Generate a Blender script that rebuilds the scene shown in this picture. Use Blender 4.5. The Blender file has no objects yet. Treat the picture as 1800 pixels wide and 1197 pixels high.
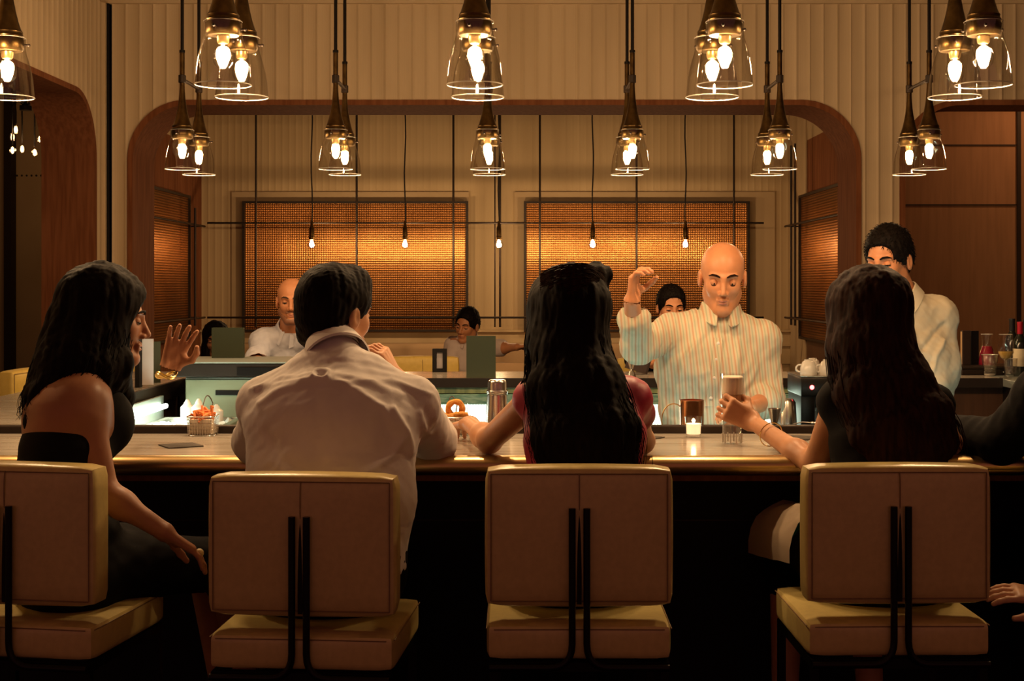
import bpy, bmesh, math, random
import numpy as np
from mathutils import Vector, Matrix, noise
random.seed(7); rng = np.random.default_rng(7)
PI = math.pi
S = bpy.context.scene
COL = S.collection

# ------------------------------------------------------------------ camera, exposure, world
F = 2484.0                      # focal length in pixels of the 1800 px wide photograph
CAMZ = 1.55
cam = bpy.data.cameras.new('camera'); camo = bpy.data.objects.new('camera', cam); COL.objects.link(camo)
camo.location = (0, 0, CAMZ); camo.rotation_euler = (PI/2, 0, 0)
cam.sensor_width = 36.0; cam.lens = F/1800*36.0
cam.shift_x = -20/1800; cam.shift_y = -98.5/1800
cam.clip_start = 0.05; cam.clip_end = 60
S.camera = camo
S.view_settings.view_transform = 'Standard'; S.view_settings.look = 'None'
S.view_settings.gamma = 1.0; S.view_settings.use_curve_mapping = False
S.view_settings.exposure = 0.0
S.cycles.use_light_tree = True
S.cycles.max_bounces = 7; S.cycles.transparent_max_bounces = 24
S.cycles.sample_clamp_indirect = 4.0
S.cycles.caustics_reflective = False; S.cycles.caustics_refractive = False
w = bpy.data.worlds.new('world'); S.world = w; w.use_nodes = True
w.node_tree.nodes['Background'].inputs[0].default_value = (1.0, 0.33, 0.27, 1)
w.node_tree.nodes['Background'].inputs[1].default_value = 0.15
NEAR_W = 22.0      # watts of each lamp over the near counter
FAR_W = 12.5       # ... over the far counter
ROOM_W = 14.0      # ... in the room beyond

def W(x, y, D):
    """a point at depth D along the view, from its place in the 1800x1197 photograph"""
    return Vector(((x-920)*D/F, D, CAMZ-(y-500)*D/F))
def V(*a): return Vector(a)

def point_light(name, loc, power, color, r, parent=None):
    l = bpy.data.lights.new(name, 'POINT'); l.energy = power; l.color = color; l.shadow_soft_size = r
    o = bpy.data.objects.new(name, l); COL.objects.link(o); o.location = loc
    if parent: o.parent = parent
    return o
def area_light(name, loc, rot, sx, sy, power, color, parent=None):
    l = bpy.data.lights.new(name, 'AREA'); l.shape = 'RECTANGLE'; l.size = sx; l.size_y = sy; l.energy = power; l.color = color
    o = bpy.data.objects.new(name, l); COL.objects.link(o); o.location = loc; o.rotation_euler = rot
    if parent: o.parent = parent
    return o
#@@LIGHTS

# ------------------------------------------------------------------ materials
def mat(name, base=(.5,.5,.5), rough=.5, metal=0.0, spec=.5, emit=None, es=0, alpha=1.0, coat=0):
    m = bpy.data.materials.new(name); m.use_nodes = True
    b = m.node_tree.nodes['Principled BSDF']
    b.inputs['Base Color'].default_value = (*base, 1); b.inputs['Roughness'].default_value = rough
    b.inputs['Metallic'].default_value = metal; b.inputs['Specular IOR Level'].default_value = spec
    if emit: b.inputs['Emission Color'].default_value = (*emit, 1); b.inputs['Emission Strength'].default_value = es
    if coat: b.inputs['Coat Weight'].default_value = coat
    return m
def N(m, t, **kw):
    n = m.node_tree.nodes.new(t)
    for k, v in kw.items(): setattr(n, k, v)
    return n
def L(m, a, ao, b, bi): m.node_tree.links.new(a.outputs[ao], b.inputs[bi])
def BS(m): return m.node_tree.nodes['Principled BSDF']
def vary(m, c1, c2, scale=(1,1,1), freq=8, detail=4, bump=0, rvar=None, dist=.01, lo=.35, hi=.65):
    """colour between c1 and c2 by object-space noise, with optional bump"""
    tc = N(m, 'ShaderNodeTexCoord'); mp = N(m, 'ShaderNodeMapping'); mp.inputs['Scale'].default_value = scale
    nz = N(m, 'ShaderNodeTexNoise'); nz.inputs['Scale'].default_value = freq; nz.inputs['Detail'].default_value = detail
    cr = N(m, 'ShaderNodeValToRGB'); e = cr.color_ramp.elements
    e[0].position = lo; e[1].position = hi; e[0].color = (*c1, 1); e[1].color = (*c2, 1)
    L(m, tc, 'Object', mp, 'Vector'); L(m, mp, 'Vector', nz, 'Vector'); L(m, nz, 'Fac', cr, 'Fac'); L(m, cr, 'Color', BS(m), 'Base Color')
    if bump:
        bp = N(m, 'ShaderNodeBump'); bp.inputs['Strength'].default_value = bump; bp.inputs['Distance'].default_value = dist
        L(m, nz, 'Fac', bp, 'Height'); L(m, bp, 'Normal', BS(m), 'Normal')
    return m
def thin_glass(name, tint=(1,1,1), refl=.09, rough=.02):
    m = bpy.data.materials.new(name); m.use_nodes = True; nt = m.node_tree; nt.nodes.clear()
    out = N(m, 'ShaderNodeOutputMaterial'); mx = N(m, 'ShaderNodeMixShader')
    tr = N(m, 'ShaderNodeBsdfTransparent'); tr.inputs[0].default_value = (*tint, 1)
    gl = N(m, 'ShaderNodeBsdfGlossy'); gl.inputs['Roughness'].default_value = rough
    lw = N(m, 'ShaderNodeLayerWeight'); lw.inputs['Blend'].default_value = .5
    pw = N(m, 'ShaderNodeMath', operation='POWER'); pw.inputs[1].default_value = 3.0
    ml = N(m, 'ShaderNodeMath', operation='MULTIPLY_ADD'); ml.inputs[1].default_value = .75; ml.inputs[2].default_value = refl
    L(m, lw, 'Facing', pw, 0); L(m, pw, 0, ml, 0); L(m, ml, 0, mx, 0)
    L(m, tr, 0, mx, 1); L(m, gl, 0, mx, 2); L(m, mx, 0, out, 0)
    return m
M = {}
M['cream'] = vary(mat('fluted_plaster', rough=.6, spec=.3), (.50,.38,.24), (.56,.43,.28), (1,1,.15), 5)
M['cream_back'] = vary(mat('ribbed_plaster', rough=.75, spec=.2), (.47,.34,.19), (.54,.40,.23), (1,1,.12), 4)
M['panel_cream'] = vary(mat('plain_plaster', rough=.8, spec=.2), (.42,.30,.17), (.47,.34,.20), (1,1,1), 2)
M['ceil'] = mat('ceiling_paint', (.30,.22,.14), .9, spec=.1)
M['floor'] = vary(mat('dark_floor', rough=.55), (.012,.008,.006), (.02,.013,.01), (1,1,1), 3)
M['wood'] = vary(mat('walnut_veneer', rough=.8, spec=.08), (.15,.052,.022), (.22,.083,.036), (14,14,1.0), 3, 6)
M['wood_dark'] = vary(mat('dark_walnut', rough=.5, spec=.35), (.08,.036,.018), (.115,.052,.026), (12,12,.8), 3, 6)
M['brown_panel'] = vary(mat('brown_wood_panel', rough=.7, spec=.2), (.24,.12,.055), (.28,.14,.066), (10,10,.8), 3, 5)
M['trim_dark'] = mat('dark_bronze_trim', (.022,.012,.007), .5, .4)
M['black'] = mat('black_lacquer', (.006,.005,.005), .6, spec=.2)
M['black_metal'] = mat('black_metal', (.012,.010,.009), .35, .7)
M['cable'] = mat('black_cable', (.012,.008,.006), .6)
M['bronze'] = vary(mat('aged_brass', rough=.30, metal=1.0), (.075,.045,.018), (.15,.095,.036), (1,1,1), 22, 3)
M['brass'] = vary(mat('brushed_brass', rough=.30, metal=1.0), (.56,.38,.17), (.68,.47,.22), (.4,6,6), 8, 3)
M['steel'] = mat('stainless_steel', (.62,.60,.56), .22, 1.0)
M['steel_soft'] = mat('brushed_steel', (.45,.50,.46), .4, .8)
M['teal_steel'] = mat('satin_steel_door', (.27,.33,.22), .5, .2)
M['copper'] = mat('polished_copper', (.80,.36,.17), .2, 1.0)
M['leather'] = vary(mat('cream_leather', rough=.30, spec=.75), (.64,.51,.19), (.70,.56,.21), (1,1,1), 60, 3, .08, dist=.002)
M['leather_y'] = vary(mat('mustard_leather', rough=.45), (.60,.42,.09), (.66,.47,.11), (1,1,1), 40, 3, .06, dist=.002)
M['seam'] = mat('leather_seam', (.25,.16,.07), .6)
M['slot'] = mat('leather_slot', (.01,.006,.004), .9)
M['upholstery'] = mat('tan_upholstery', (.42,.27,.14), .9)
M['glass'] = thin_glass('clear_glass')
M['glass_shade'] = thin_glass('shade_glass', (.95,.94,.90), .12, .012)
M['bulb_glass'] = thin_glass('bulb_glass', (1,1,1), .10)
M['menu_green'] = mat('green_menu_cover', (.045,.062,.030), .6)
M['menu_white'] = mat('white_menu_page', (.62,.58,.60), .7)
M['menu_dark'] = mat('dark_menu_cover', (.035,.018,.014), .6)
M['napkin'] = mat('charcoal_napkin', (.05,.04,.032), .8)
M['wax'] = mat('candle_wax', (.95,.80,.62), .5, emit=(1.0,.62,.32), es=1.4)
M['flame'] = mat('candle_flame', (1,.8,.5), .5, emit=(1,.6,.25), es=60)
M['ceramic'] = mat('white_ceramic', (.80,.76,.70), .2)
M['fries'] = vary(mat('orange_fries', rough=.6), (.75,.18,.05), (.85,.34,.10), (1,1,1), 50)
M['onion'] = vary(mat('fried_batter', rough=.7), (.62,.24,.04), (.80,.40,.09), (1,1,1), 70, 4, .4)
M['paper'] = mat('greaseproof_paper', (.60,.50,.38), .8)
M['juice'] = mat('orange_juice', (.95,.45,.0), .3)
M['latte'] = vary(mat('milky_drink', rough=.4), (.50,.27,.11), (.72,.50,.30), (1,1,1), 30)
M['foam'] = mat('milk_foam', (.85,.74,.58), .8)
M['red_drink'] = mat('red_sangria', (.28,.01,.03), .15)
M['white_wine'] = mat('white_wine', (.65,.42,.10), .08)
M['bottle_dark'] = mat('dark_bottle_glass', (.006,.008,.005), .08)
M['capsule_red'] = mat('red_bottle_capsule', (.40,.01,.03), .35)
M['capsule_black'] = mat('black_bottle_capsule', (.01,.01,.012), .4)
M['label'] = vary(mat('cream_bottle_label', rough=.8), (.55,.47,.30), (.66,.58,.40), (1,1,1), 30)
M['lime'] = vary(mat('lime_skin', rough=.4), (.16,.42,.03), (.30,.60,.06), (1,1,1), 40)
M['lemon'] = mat('lemon_skin', (.80,.62,.08), .4)
M['ice'] = mat('ice', (.85,.92,.88), .15)
M['red_led'] = mat('red_led', (1,.1,.1), .4, emit=(1,.06,.06), es=14)
M['gold'] = mat('gold_jewellery', (.85,.62,.22), .25, 1.0)
M['pearl'] = mat('cream_stone', (.75,.62,.36), .35)
def emis(name, c, s): return mat(name, (0,0,0), 1, emit=c, es=s)
M['filament'] = emis('glowing_filament', (1.0,.60,.27), 110)
M['filament_small'] = emis('small_glowing_bulb', (1.0,.62,.30), 30)
M['tube'] = emis('fluorescent_tube', (.82,1.0,.80), 14)

# marble with faint brown streaks
m = mat('streaked_marble', rough=.16, spec=.5); M['marble'] = m
tc = N(m,'ShaderNodeTexCoord'); mp = N(m,'ShaderNodeMapping'); mp.inputs['Scale'].default_value = (.55,11,11)
nz = N(m,'ShaderNodeTexNoise'); nz.inputs['Scale'].default_value = 4; nz.inputs['Detail'].default_value = 7
cr = N(m,'ShaderNodeValToRGB'); e = cr.color_ramp.elements
e[0].position=.34; e[1].position=.62; e[0].color=(.32,.27,.21,1); e[1].color=(.50,.46,.40,1)
L(m,tc,'Object',mp,'Vector'); L(m,mp,'Vector',nz,'Vector'); L(m,nz,'Fac',cr,'Fac'); L(m,cr,'Color',BS(m),'Base Color')
# green marble strip
m = mat('green_marble', rough=.25); M['green_marble'] = m
vary(m, (.10,.28,.22), (.34,.56,.46), (3,3,14), 6, 6)
# glass shelf front, bottle reflections painted in as pale mottling
m = mat('painted_reflection_front', rough=.3); M['shelf_front'] = m
vary(m, (.16,.22,.10), (.50,.56,.24), (9,1,.6), 2.2, 3)
# backlit ribbed acrylic
m = mat('backlit_ribbed_acrylic', (.8,.9,.8), .3); M['backlit'] = m
tc = N(m,'ShaderNodeTexCoord'); wv = N(m,'ShaderNodeTexWave'); wv.inputs['Scale'].default_value = 22; wv.bands_direction='X'
mr = N(m,'ShaderNodeMapRange'); mr.inputs[3].default_value=1.0; mr.inputs[4].default_value=2.4
L(m,tc,'Object',wv,'Vector'); L(m,wv,'Fac',mr,0); L(m,mr,0,BS(m),'Emission Strength')
BS(m).inputs['Emission Color'].default_value=(.78,1.0,.80,1)
# copper mesh panel: fine woven grid, anisotropic highlights
def copper_mesh(name, ax):
    m = mat(name, (.50,.21,.075), .28, .97); b = BS(m); b.inputs['Anisotropic'].default_value = .82
    tg = N(m,'ShaderNodeTangent'); tg.direction_type='UV_MAP'; tg.uv_map='UVMap'; L(m,tg,0,b,'Tangent')
    tc = N(m,'ShaderNodeTexCoord')
    mp = N(m,'ShaderNodeMapping')
    L(m,tc,'Object',mp,'Vector')
    if ax == 'y': mp.inputs['Rotation'].default_value = (0,0,PI/2)
    w1 = N(m,'ShaderNodeTexWave'); w1.bands_direction='Z'; w1.inputs['Scale'].default_value=15
    w2 = N(m,'ShaderNodeTexWave'); w2.bands_direction='X'; w2.inputs['Scale'].default_value=19
    L(m,mp,'Vector',w1,'Vector'); L(m,mp,'Vector',w2,'Vector')
    ad = N(m,'ShaderNodeMath',operation='MULTIPLY_ADD'); ad.inputs[1].default_value=.45
    L(m,w2,'Fac',ad,0); L(m,w1,'Fac',ad,2)
    nz = N(m,'ShaderNodeTexNoise'); nz.inputs['Scale'].default_value=2.2; nz.inputs['Detail'].default_value=6; L(m,tc,'Object',nz,'Vector')
    cr = N(m,'ShaderNodeValToRGB'); e=cr.color_ramp.elements; e[0].position=.15; e[1].position=1.0
    e[0].color=(.10,.036,.010,1); e[1].color=(.40,.18,.058,1); L(m,ad,0,cr,'Fac')
    mx = N(m,'ShaderNodeMix', data_type='RGBA', blend_type='MULTIPLY'); mx.inputs[0].default_value=.6
    cr2 = N(m,'ShaderNodeValToRGB'); e=cr2.color_ramp.elements; e[0].position=.35; e[1].position=.6; e[0].color=(.55,.5,.45,1); e[1].color=(1,1,1,1)
    L(m,nz,'Fac',cr2,'Fac'); L(m,cr,'Color',mx,6); L(m,cr2,'Color',mx,7); L(m,mx,2,b,'Base Color')
    bp = N(m,'ShaderNodeBump'); bp.inputs['Strength'].default_value=.55; bp.inputs['Distance'].default_value=.002
    ad2 = N(m,'ShaderNodeMath',operation='MULTIPLY_ADD'); ad2.inputs[1].default_value=.30; L(m,w1,'Fac',ad2,0); L(m,w2,'Fac',ad2,2); L(m,ad2,0,bp,'Height'); L(m,bp,'Normal',b,'Normal')
    return m
M['mesh_x'] = copper_mesh('copper_mesh', 'x'); M['mesh_y'] = copper_mesh('copper_mesh_side', 'y')

def striped(name, base, s1, s2, freq=26, rough=.8, w1=.72, rotz=0.0):
    m = mat(name, base, rough, spec=.2); tc = N(m,'ShaderNodeTexCoord'); mp = N(m,'ShaderNodeMapping'); mp.inputs['Rotation'].default_value=(0,.08,rotz)
    wv = N(m,'ShaderNodeTexWave'); wv.bands_direction='X'; wv.inputs['Scale'].default_value=freq; wv.inputs['Distortion'].default_value=.6; wv.inputs['Detail Scale'].default_value=.4
    cr = N(m,'ShaderNodeValToRGB'); e=cr.color_ramp.elements; e[0].position=w1-.12; e[1].position=w1; e[0].color=(*base,1); e[1].color=(*s1,1)
    wv2 = N(m,'ShaderNodeTexWave'); wv2.bands_direction='X'; wv2.inputs['Scale'].default_value=freq*.5; wv2.inputs['Phase Offset'].default_value=1.3
    cr2 = N(m,'ShaderNodeValToRGB'); e=cr2.color_ramp.elements; e[0].position=.80; e[1].position=.9; e[0].color=(0,0,0,1); e[1].color=(1,1,1,1)
    mx = N(m,'ShaderNodeMix', data_type='RGBA'); mx.inputs[7].default_value=(*s2,1)
    L(m,tc,'Object',mp,'Vector'); L(m,mp,'Vector',wv,'Vector'); L(m,mp,'Vector',wv2,'Vector')
    L(m,wv,'Fac',cr,'Fac'); L(m,wv2,'Fac',cr2,'Fac'); L(m,cr2,'Color',mx,0); L(m,cr,'Color',mx,6); L(m,mx,2,BS(m),'Base Color')
    return m

# ------------------------------------------------------------------ objects
def tag(o, label=None, cat=None, group=None, kind=None):
    if label: o['label'] = label
    if cat: o['category'] = cat
    if group: o['group'] = group
    if kind: o['kind'] = kind
    return o
def thing(name, label, cat, loc=(0,0,0), rotz=0, group=None):
    o = bpy.data.objects.new(name, None); COL.objects.link(o); o.location = loc; o.rotation_euler = (0,0,rotz)
    o.empty_display_size = .05
    return tag(o, label, cat, group)
def obj(name, bm, m, parent=None, smooth=True, loc=None, label=None):
    me = bpy.data.meshes.new(name)
    if isinstance(bm, bmesh.types.BMesh):
        bmesh.ops.recalc_face_normals(bm, faces=bm.faces); bm.to_mesh(me); bm.free()
    else:
        v, f = bm; me.from_pydata([tuple(p) for p in v], [], f)
    ms = m if isinstance(m, (list, tuple)) else [m]
    for q in ms: me.materials.append(q)
    if smooth:
        me.shade_smooth()
        try: me.set_sharp_from_angle(angle=math.radians(38))
        except Exception: pass
    o = bpy.data.objects.new(name, me); COL.objects.link(o)
    if parent: o.parent = parent
    if loc is not None: o.location = loc
    if label: o['label'] = label
    return o
def struct(name, bm, m, parent=None, smooth=False, label=None):
    o = obj(name, bm, m, parent, smooth)
    if not parent: o['kind'] = 'structure'
    if label: o['label'] = label
    return o
def dup(root, loc=None, rotz=None, label=None, group=None):
    r = root.copy(); COL.objects.link(r)
    if loc is not None: r.location = loc
    if rotz is not None: r.rotation_euler = (0,0,rotz)
    if label: r['label'] = label
    if group: r['group'] = group
    for ch in list(root.children):
        c = ch.copy(); COL.objects.link(c); c.parent = r
        for g in list(ch.children):
            d = g.copy(); COL.objects.link(d); d.parent = c
    return r
def NB(): return bmesh.new()
def box(bm, c, s, rz=0, bev=0, seg=2, mi=0, mx=None):
    r = bmesh.ops.create_cube(bm, size=1.0); vs = r['verts']
    for v in vs: v.co = Vector((v.co.x*s[0], v.co.y*s[1], v.co.z*s[2]))
    fs = set(f for v in vs for f in v.link_faces)
    if bev:
        es = set(e for v in vs for e in v.link_edges)
        rr = bmesh.ops.bevel(bm, geom=list(es), offset=bev, segments=seg, profile=.5, affect='EDGES')
        vs = list(set(v for f in rr['faces'] for v in f.verts) | set(v for v in vs if v.is_valid))
        fs = set(f for v in vs for f in v.link_faces)
    R = Matrix.Rotation(rz, 4, 'Z') if mx is None else mx
    for v in vs: v.co = (R @ v.co) + Vector(c)
    for f in fs: f.material_index = mi
    return bm
def b2(bm, x0, x1, y0, y1, z0, z1, bev=0, mi=0, seg=2):
    return box(bm, ((x0+x1)/2,(y0+y1)/2,(z0+z1)/2), (abs(x1-x0),abs(y1-y0),abs(z1-z0)), bev=bev, mi=mi, seg=seg)
def tube(bm, pts, r, seg=8, cap=True, mi=0):
    pts = [Vector(p) for p in pts]; n = len(pts)
    rs = [r]*n if not isinstance(r, (list,tuple)) else list(r)
    rings = []; prev = None
    for i, p in enumerate(pts):
        t = (pts[min(i+1,n-1)]-pts[max(i-1,0)]).normalized()
        if prev is None:
            u = t.orthogonal().normalized()
        else:
            u = prev - t*prev.dot(t)
            u = u.normalized() if u.length > 1e-6 else t.orthogonal().normalized()
        prev = u; v = t.cross(u)
        rings.append([bm.verts.new(p + (u*math.cos(2*PI*k/seg)+v*math.sin(2*PI*k/seg))*rs[i]) for k in range(seg)])
    for a, b in zip(rings, rings[1:]):
        for k in range(seg):
            f = bm.faces.new((a[k], a[(k+1)%seg], b[(k+1)%seg], b[k])); f.material_index = mi
    if cap:
        f = bm.faces.new(rings[0][::-1]); f.material_index = mi
        f = bm.faces.new(rings[-1]); f.material_index = mi
    return bm
def lathe(bm, prof, c=(0,0,0), seg=24, mi=0, mx=None):
    c = Vector(c); rings = []
    for r, z in prof:
        if r < 1e-5: rings.append([bm.verts.new(Vector((0,0,z)))])
        else: rings.append([bm.verts.new(Vector((r*math.cos(2*PI*k/seg), r*math.sin(2*PI*k/seg), z))) for k in range(seg)])
    for a, b in zip(rings, rings[1:]):
        for k in range(seg):
            k2 = (k+1)%seg
            vs = [a[k%len(a)], a[k2%len(a)], b[k2%len(b)], b[k%len(b)]]
            uv = []
            for q in vs:
                if q not in uv: uv.append(q)
            if len(uv) > 2:
                f = bm.faces.new(uv); f.material_index = mi
    for rg in rings:
        for v in rg: v.co = (mx @ v.co if mx is not None else v.co) + c
    return bm
def sphere(bm, c, r, seg=14, sc=(1,1,1), mi=0):
    res = bmesh.ops.create_uvsphere(bm, u_segments=seg, v_segments=max(6, seg*2//3), radius=r)
    for v in res['verts']:
        v.co = Vector((v.co.x*sc[0], v.co.y*sc[1], v.co.z*sc[2])) + Vector(c)
        for f in v.link_faces: f.material_index = mi
    return bm
def arc(p0, p1, p2, n=6):
    """quadratic bend"""
    p0, p1, p2 = Vector(p0), Vector(p1), Vector(p2)
    return [(1-t)**2*p0 + 2*t*(1-t)*p1 + t*t*p2 for t in [i/n for i in range(n+1)]]
# ================================================================== the room
YW = 9.5           # front face of the fluted portal wall
XL = -2.81         # left fluted wall
TOP = 2.77         # underside height of the openings
CEIL = 3.6
def contour_z(s, s0, s1, top, r):
    """height of a round-cornered opening at position s, or None outside it"""
    if s <= s0 or s >= s1: return None
    if s < s0+r: return top - r + math.sqrt(max(0, r*r-(s0+r-s)**2))
    if s > s1-r: return top - r + math.sqrt(max(0, r*r-(s-s1+r)**2))
    return top
def fluted(place, s_from, s_to, opens, z_hi, fl=.092, depth=.007, sub=6):
    """wall of shallow concave flutes; place(s, d, z) puts a point; opens = [(s0, s1, top, r)]"""
    xs = set(); n = int((s_to-s_from)/fl)+1
    for i in range(n*sub+1):
        s = s_from + i*fl/sub
        if s <= s_to: xs.add(round(s,5))
    xs |= {s_from, s_to}
    for o in opens:
        for q in (o[0], o[1]):
            if s_from < q < s_to: xs |= {q}
        for k in range(20):
            a = o[3]*(1-math.cos(k/20*PI/2))
            for q in (o[0]+a, o[1]-a):
                if s_from < q < s_to: xs.add(round(q,5))
    xs = sorted(xs); bm = NB()
    def dep(s):
        t = ((s-s_from)/fl) % 1.0
        return depth*(1-(2*t-1)**2) - (.5*depth if t < .02 or t > .98 else 0)
    for a, b in zip(xs, xs[1:]):
        if b-a < 1e-4: continue
        mid = (a+b)/2; za = zb = 0.0
        for o in opens:
            if o[0] < mid < o[1]:
                za = contour_z(min(max(a,o[0]+1e-6),o[1]-1e-6), *o); zb = contour_z(min(max(b,o[0]+1e-6),o[1]-1e-6), *o)
        v = [bm.verts.new(place(a, dep(a+1e-6), za)), bm.verts.new(place(b, dep(b-1e-6), zb)), bm.verts.new(place(b, dep(b-1e-6), z_hi)), bm.verts.new(place(a, dep(a+1e-6), z_hi))]
        bm.faces.new(v)
    bmesh.ops.remove_doubles(bm, verts=bm.verts, dist=1e-5)
    return bm
def opening_path(s0, s1, top, r, n=14, zb=0):
    p = [(s0, zb)]
    for i in range(n+1):
        a = i/n*PI/2; p.append((s0+r-r*math.cos(a), top-r+r*math.sin(a)))
    for i in range(n+1):
        a = i/n*PI/2; p.append((s1-r+r*math.sin(a), top-r+r*math.cos(a)))
    p.append((s1, zb)); return p
def lining(place, s0, s1, top, r, d0, d1, th=.035):
    """solid veneer lining round an opening from depth d0 to d1"""
    bm = NB(); P0 = opening_path(s0, s1, top, r); P1 = opening_path(s0+th, s1-th, top-th, r-th*.6)
    rings = []
    for (a, b) in zip(P0, P1):
        rings.append([bm.verts.new(place(a[0], d0, a[1])), bm.verts.new(place(b[0], d0, b[1])), bm.verts.new(place(b[0], d1, b[1])), bm.verts.new(place(a[0], d1, a[1]))])
    for q, w_ in zip(rings, rings[1:]):
        for k in range(4): bm.faces.new((q[k], q[(k+1)%4], w_[(k+1)%4], w_[k]))
    bm.faces.new(rings[0]); bm.faces.new(rings[-1])
    return bm
RM = .40
main_open = (-2.66, 2.27, TOP+.02, RM); right_open = (2.53, 7.0, TOP+.02, RM)
pf = lambda s, d, z: Vector((s, YW+d, z))
struct('wall_front', fluted(pf, XL+.045, 7.2, [main_open, right_open], CEIL-.165), M['cream'])
ln = struct('trim_1', lining(pf, *main_open, -.012, .55), M['wood'], smooth=True); ln['kind']='structure'
struct('trim_2', lining(pf, *right_open, -.012, .35), M['wood'], smooth=True)
pl = lambda s, d, z: Vector((XL-d, s, z))
left_open = (4.6, 9.27, TOP+.02, .42)
struct('wall_left', fluted(pl, 3.2, YW-.035, [left_open], CEIL-.165), M['cream'])
struct('trim_3', lining(pl, *left_open, -.012, .34), M['wood'], smooth=True)
# solid backs of the two fluted walls
def slab(place, s_from, s_to, o, d0, d1, z_hi):
    bm = NB(); pts = []
    def quad(sa, sb, za, zb):
        for d in (d0, d1):
            bm.faces.new([bm.verts.new(place(sa,d,za)), bm.verts.new(place(sb,d,zb)), bm.verts.new(place(sb,d,z_hi)), bm.verts.new(place(sa,d,z_hi))])
    cuts = sorted({s_from, s_to} | {q for p in o for q in [p[0],p[1]]+[p[0]+p[3]*k/8 for k in range(9)]+[p[1]-p[3]*k/8 for k in range(9)] if s_from<q<s_to})
    for a, b in zip(cuts, cuts[1:]):
        mid=(a+b)/2; za=zb=0
        for p in o:
            if p[0]<mid<p[1]: za=contour_z(max(a,p[0]+1e-6),*p); zb=contour_z(min(b,p[1]-1e-6),*p)
        quad(a,b,za,zb)
    return bm
struct('wall_front_back', slab(pf, XL-.3, 7.2, [main_open, right_open], .10, .50, CEIL), M['panel_cream'])
struct('wall_left_back', slab(pl, 3.2, YW+.1, [left_open], .03, .32, CEIL), M['panel_cream'])
# crown band above the flutes, and a black strip painting the shade of the corner gap
bm = NB(); b2(bm, XL, 7.2, YW-.03, YW+.12, CEIL-.165, CEIL-.10); b2(bm, XL, 7.2, YW-.012, YW+.12, CEIL-.10, CEIL)
b2(bm, XL-.05, XL+.03, 3.2, YW, CEIL-.165, CEIL-.10); b2(bm, XL-.05, XL+.012, 3.2, YW, CEIL-.10, CEIL); struct('trim_4', bm, M['cream'])
bm = NB(); b2(bm, XL, XL+.03, YW-.012, YW+.11, 0, CEIL-.165); struct('trim_5', bm, M['black'])
bm = NB(); b2(bm, XL-.02, XL+.012, YW-.045, YW-.014, 0, CEIL-.165); struct('trim_6', bm, M['cream'])
# floor and ceiling over the whole place
bm = NB(); b2(bm, -9, 7.4, -3.0, 14.6, -.05, 0); struct('floor', bm, M['floor'])
bm = NB(); b2(bm, -9, 7.4, 1.0, 14.6, CEIL, CEIL+.05); struct('ceiling', bm, M['ceil'])
bm = NB(); b2(bm, 7.2, 7.4, 1.0, 14.6, 0, CEIL); struct('wall_right', bm, M['brown_panel'])

# ---- room beyond the portal
RX0, RX1, RY = -2.96, 2.46, 13.0
pb = lambda s, d, z: Vector((s, RY+d, z))
struct('wall_back', fluted(pb, RX0, RX1, [], CEIL, fl=.062, depth=.0022, sub=4), M['cream_back'])
bm = NB(); b2(bm, RX0-.1, RX1+.1, RY+.03, RY+.15, 0, CEIL); struct('wall_back_core', bm, M['panel_cream'])
def side_room_wall(name, x, sgn):
    bm = NB()
    xa, xb = (x-.12, x) if sgn < 0 else (x, x+.12)
    b2(bm, xa, xb, 10.05, RY+.03, 0, 2.80, mi=0); b2(bm, xa, xb, 10.05, RY+.03, 2.80, CEIL, mi=1)
    struct(name, bm, [M['wood'], M['panel_cream']])
side_room_wall('wall_room_left', RX0, -1); side_room_wall('wall_room_right', RX1, 1)
bm = NB(); b2(bm, RX1-.012, RX1+.0, 12.25, RY, 0, CEIL); struct('trim_7', bm, M['panel_cream'])
# plain raised fields behind the copper panels, wainscot ledges
for i, (a, b, n) in enumerate(((-2.68, -.62, 'trim_8'), (-.08, 1.97+.22, 'trim_9'))):
    bm = NB(); b2(bm, a+.0, b+.12, RY-.02, RY+.01, .85, 2.40); struct(n, bm, M['panel_cream'])
bm = NB()
for z0, z1, d in ((1.115,1.135,.05),(.985,1.005,.04),(1.005,1.115,.018),(.82,.985,.012)):
    b2(bm, RX0, RX1, RY-.02-d, RY, z0, z1)
struct('trim_10', bm, M['cream_back'])

def copper_panel(name, label, loc, w_, h_, axis, D=None):
    t = thing(name, label, 'wall panel', loc, 0, None)
    bm = NB(); th=.012
    if axis=='x': box(bm,(0,0,0),(w_,th,h_))
    else: box(bm,(0,0,0),(th,w_,h_))
    uv = bm.loops.layers.uv.new('UVMap')
    for f in bm.faces:
        for l in f.loops: l[uv].uv = ((l.vert.co.x if axis=='x' else l.vert.co.y)*.4+.5, l.vert.co.z*.4+.5)
    obj('mesh_sheet', bm, M['mesh_x' if axis=='x' else 'mesh_y'], t, False)
    bm = NB(); fr=.022
    for s in (-1,1):
        if axis=='x':
            box(bm,(s*(w_/2),-.008,0),(fr,.05,h_+fr)); box(bm,(0,-.008,s*h_/2),(w_-fr,.05,fr))
        else:
            box(bm,(0,s*(w_/2),0),(.05,fr,h_+fr)); box(bm,(0,0,s*h_/2),(.05,w_-fr,fr))
    obj('panel_frame', bm, M['trim_dark'], t, False)
    return t
copper_panel('copper_wall_panel', 'copper mesh wall panel in dark frame, left one on the back wall', (-1.535, RY-.075, 1.715), 2.04, 1.17, 'x')
copper_panel('copper_wall_panel', 'copper mesh wall panel in dark frame, right one on the back wall behind the bartender', (1.035, RY-.075, 1.715), 2.04, 1.17, 'x')
copper_panel('copper_wall_panel', 'glowing copper mesh panel on the left side wall of the room beyond the opening', (RX0+.045, 11.15, 1.70), 2.25, 1.22, 'y')
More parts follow.
